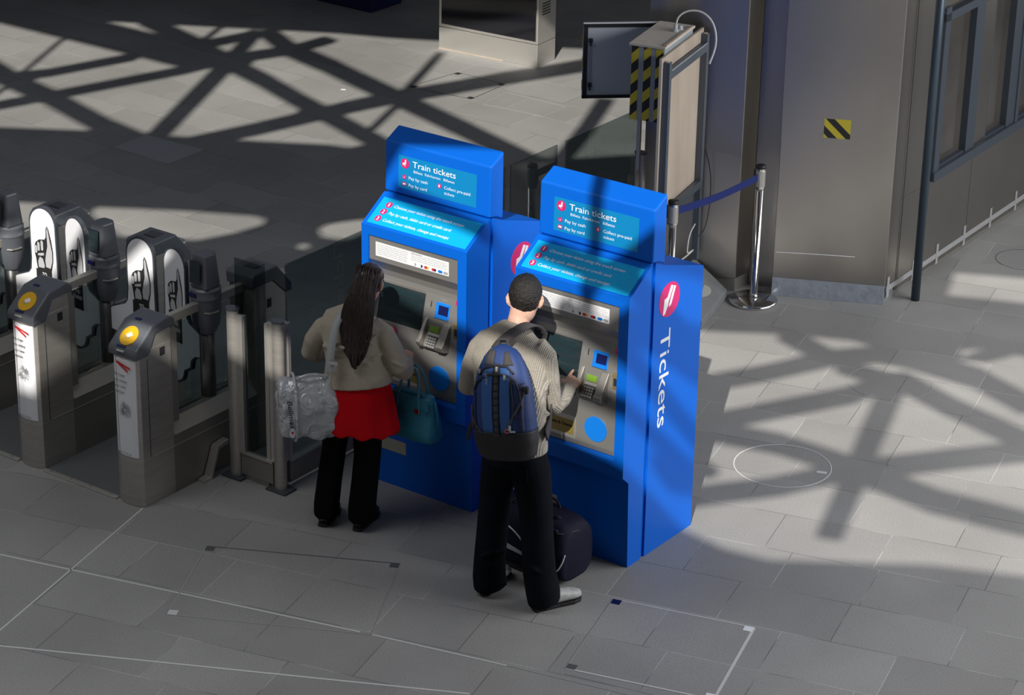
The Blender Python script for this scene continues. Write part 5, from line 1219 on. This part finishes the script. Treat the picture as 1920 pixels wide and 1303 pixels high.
MB().box(-.026, .026, -.004, .004, -.012, .012, Matrix.Translation(V((-1.628, -.655, 1.0))-So)).build('strap_buckle', CHROME, sb, bevel=.002)
MB().tube([V((-1.645, -.655, .940))-So, V((-1.645, -.655, .90))-So, V((-1.65, -.65, .85))-So], .006, 8).build('strap_hook', CHROME, sb)

# ---- teal handbag on her forearm
TEAL = mat('teal_leather', (0.020, 0.21, 0.32), .42, bump=.25, bscale=90); TEAL_L = mat('pale_teal_handle', (0.06, 0.26, 0.34), .4)
hb = thing('handbag', 'teal leather handbag hanging from the right forearm of the woman', 'handbag', (-1.295, -.235, .515))
mb = MB(); rings = []
for z, lx, ly in ((0, .165, .070), (.008, .172, .078), (.06, .172, .080), (.14, .158, .064), (.22, .142, .042), (.262, .134, .028)):
    R = []
    for k in range(36):
        a = 2*PI*k/36; c_, s__ = math.cos(a), math.sin(a); R.append(mb.b.verts.new(V((lx*math.copysign(abs(c_)**.45, c_)*(1.0), ly*math.copysign(abs(s__)**.6, s__), z))))
    rings.append(R)
mb.skin(rings); mb.build('bag_body', TEAL, hb, smooth=True, bevel=.0)
MB().prism([(-.137, .262), (.137, .262), (.142, .19), (.05, .185), (.045, .165), (-.045, .165), (-.05, .185), (-.142, .19)], -.056, -.050, 'y').build('front_flap', TEAL, hb, bevel=.002)
o_ = [c for c in bpy.data.objects if c.parent == hb][-1]
MB().box(-.13, .13, -.060, -.055, .175, .187).build('belt_band', TEAL, hb, bevel=.001); MB().box(.05, .085, -.066, -.058, .168, .194).build('clasp', CHROME, hb, bevel=.002)
for y, dz in ((-.05, 0), (.04, .0)):
    MB().tube(smooth_pts([V((-.075, y-.006, .17)), V((-.070, y, .27)), V((-.048, y*.5, .385)), V((0, y*.25, .425)), V((.048, y*.5, .385)), V((.070, y, .27)), V((.075, y-.006, .17))]), .0075, 8).build('handle', TEAL_L, hb, smooth=True)
for x in (-.171, .171): MB().tube([V((x*.98, 0, .01)), V((x*.97, 0, .12)), V((x*.86, 0, .24))], .006, 6).build('side_seam', TEAL, hb, smooth=True)

# ---- travel bag on the floor
DUF = mat('navy_polyester', (0.008, 0.009, 0.024), .75, spec=.2, bump=.3, bscale=18)
db = thing('travel_bag', 'navy wheeled travel bag on the floor behind the legs of the man', 'travel bag', (-.415, -.285, 0), math.radians(-2))
db.scale = (.86, 1, .97)
mb = MB(); rings = []
for x, ry, h_ in ((-.335, .11, .28), (-.325, .142, .33), (-.25, .152, .35), (-.08, .155, .36), (.10, .155, .355), (.27, .153, .335), (.325, .142, .31), (.335, .11, .26)):
    R = []
    for k in range(36):
        a = 2*PI*k/36; c_, s__ = math.cos(a), math.sin(a)
        R.append(mb.b.verts.new(V((x, ry*math.copysign(abs(c_)**.42, c_)*(1-.22*max(0, s__)), .03+h_/2 + h_/2*math.copysign(abs(s__)**.5, s__)))))
    rings.append(R)
mb.skin(rings); b_ = mb.build('bag_body', DUF, db, smooth=True)
def dfp(x, a, g=1.02):
    c_, s__ = math.cos(a), math.sin(a); h_ = .35; return V((x, .154*g*math.copysign(abs(c_)**.42, c_)*(1-.22*max(0, s__)), .03+h_/2 + h_/2*g*math.copysign(abs(s__)**.5, s__)))
MB().tube(smooth_pts([V((.06, -.163, .062)), V((.20, -.163, .070)), V((.30, -.158, .105)), V((.338, -.145, .17)), V((.345, -.13, .22))]), .0045, 8).build('white_piping', WHITE, db, smooth=True)
MB().tube(smooth_pts([V((-.24, -.162, .315)), V((-.10, -.163, .305)), V((.0, -.163, .265)), V((.07, -.163, .20))]), .0045, 8).build('white_piping', WHITE, db, smooth=True)
MB().tube(smooth_pts([V((.02, -.12, .372)), V((.15, -.145, .355)), V((.30, -.13, .325)), V((.335, .0, .32))]), .007, 8).build('zip_track', BLK, db, smooth=True)
MB().box(.06, .28, -.166, -.155, .11, .235).build('side_pocket', DUF, db, bevel=.006)
MB().prism([(-.24, .165), (.05, .142), (.05, .155), (-.24, .205)], -.164, -.154, 'y').build('white_flash', mat('pale_grey_flash', (.42, .43, .46), .6), db)
MB().tube([dfp(-.27+.5*i/14, PI/2+.1, 1.02) for i in range(15)], .006, 8).build('zip_track', BLK, db, smooth=True)
MB().tube([dfp(.0+.28*i/14, PI*.80, 1.02) for i in range(15)], .012, 8).build('pocket_fold', DUF, db, smooth=True)
for y in (-.07, .06): MB().tube(smooth_pts([V((-.14, y, .37)), V((-.11, y, .42)), V((.0, y*.6, .44)), V((.11, y, .42)), V((.14, y, .37))]), .009, 8, flat=.6).build('carry_handle', BLK, db, smooth=True)
MB().box(-.30, .29, -.12, .12, .012, .045).build('base_board', BLACK, db, bevel=.01)
for x in (-.26, .25):
    for y in (-.10, .10): MB().tube([(x, y-.012, .018), (x, y+.012, .018)], .018, 14).build('wheel', BLACK, db)

# small turns of the whole figures about their feet
def turn(objs, pivot, deg):
    Rz = Matrix.Translation(V(pivot)) @ Matrix.Rotation(math.radians(deg), 4, 'Z') @ Matrix.Translation(-V(pivot))
    for o in objs:
        M_ = Rz @ Matrix.LocRotScale(o.location, o.rotation_euler, o.scale); o.location = M_.to_translation(); o.rotation_euler = M_.to_euler()
sb.location += V((.080, -.035, .045))
turn([wo, sb], (-1.56, -.56, 0), 20); wo.location.x += .02; turn([man, bp], (-.30, -.62, 0), 6)
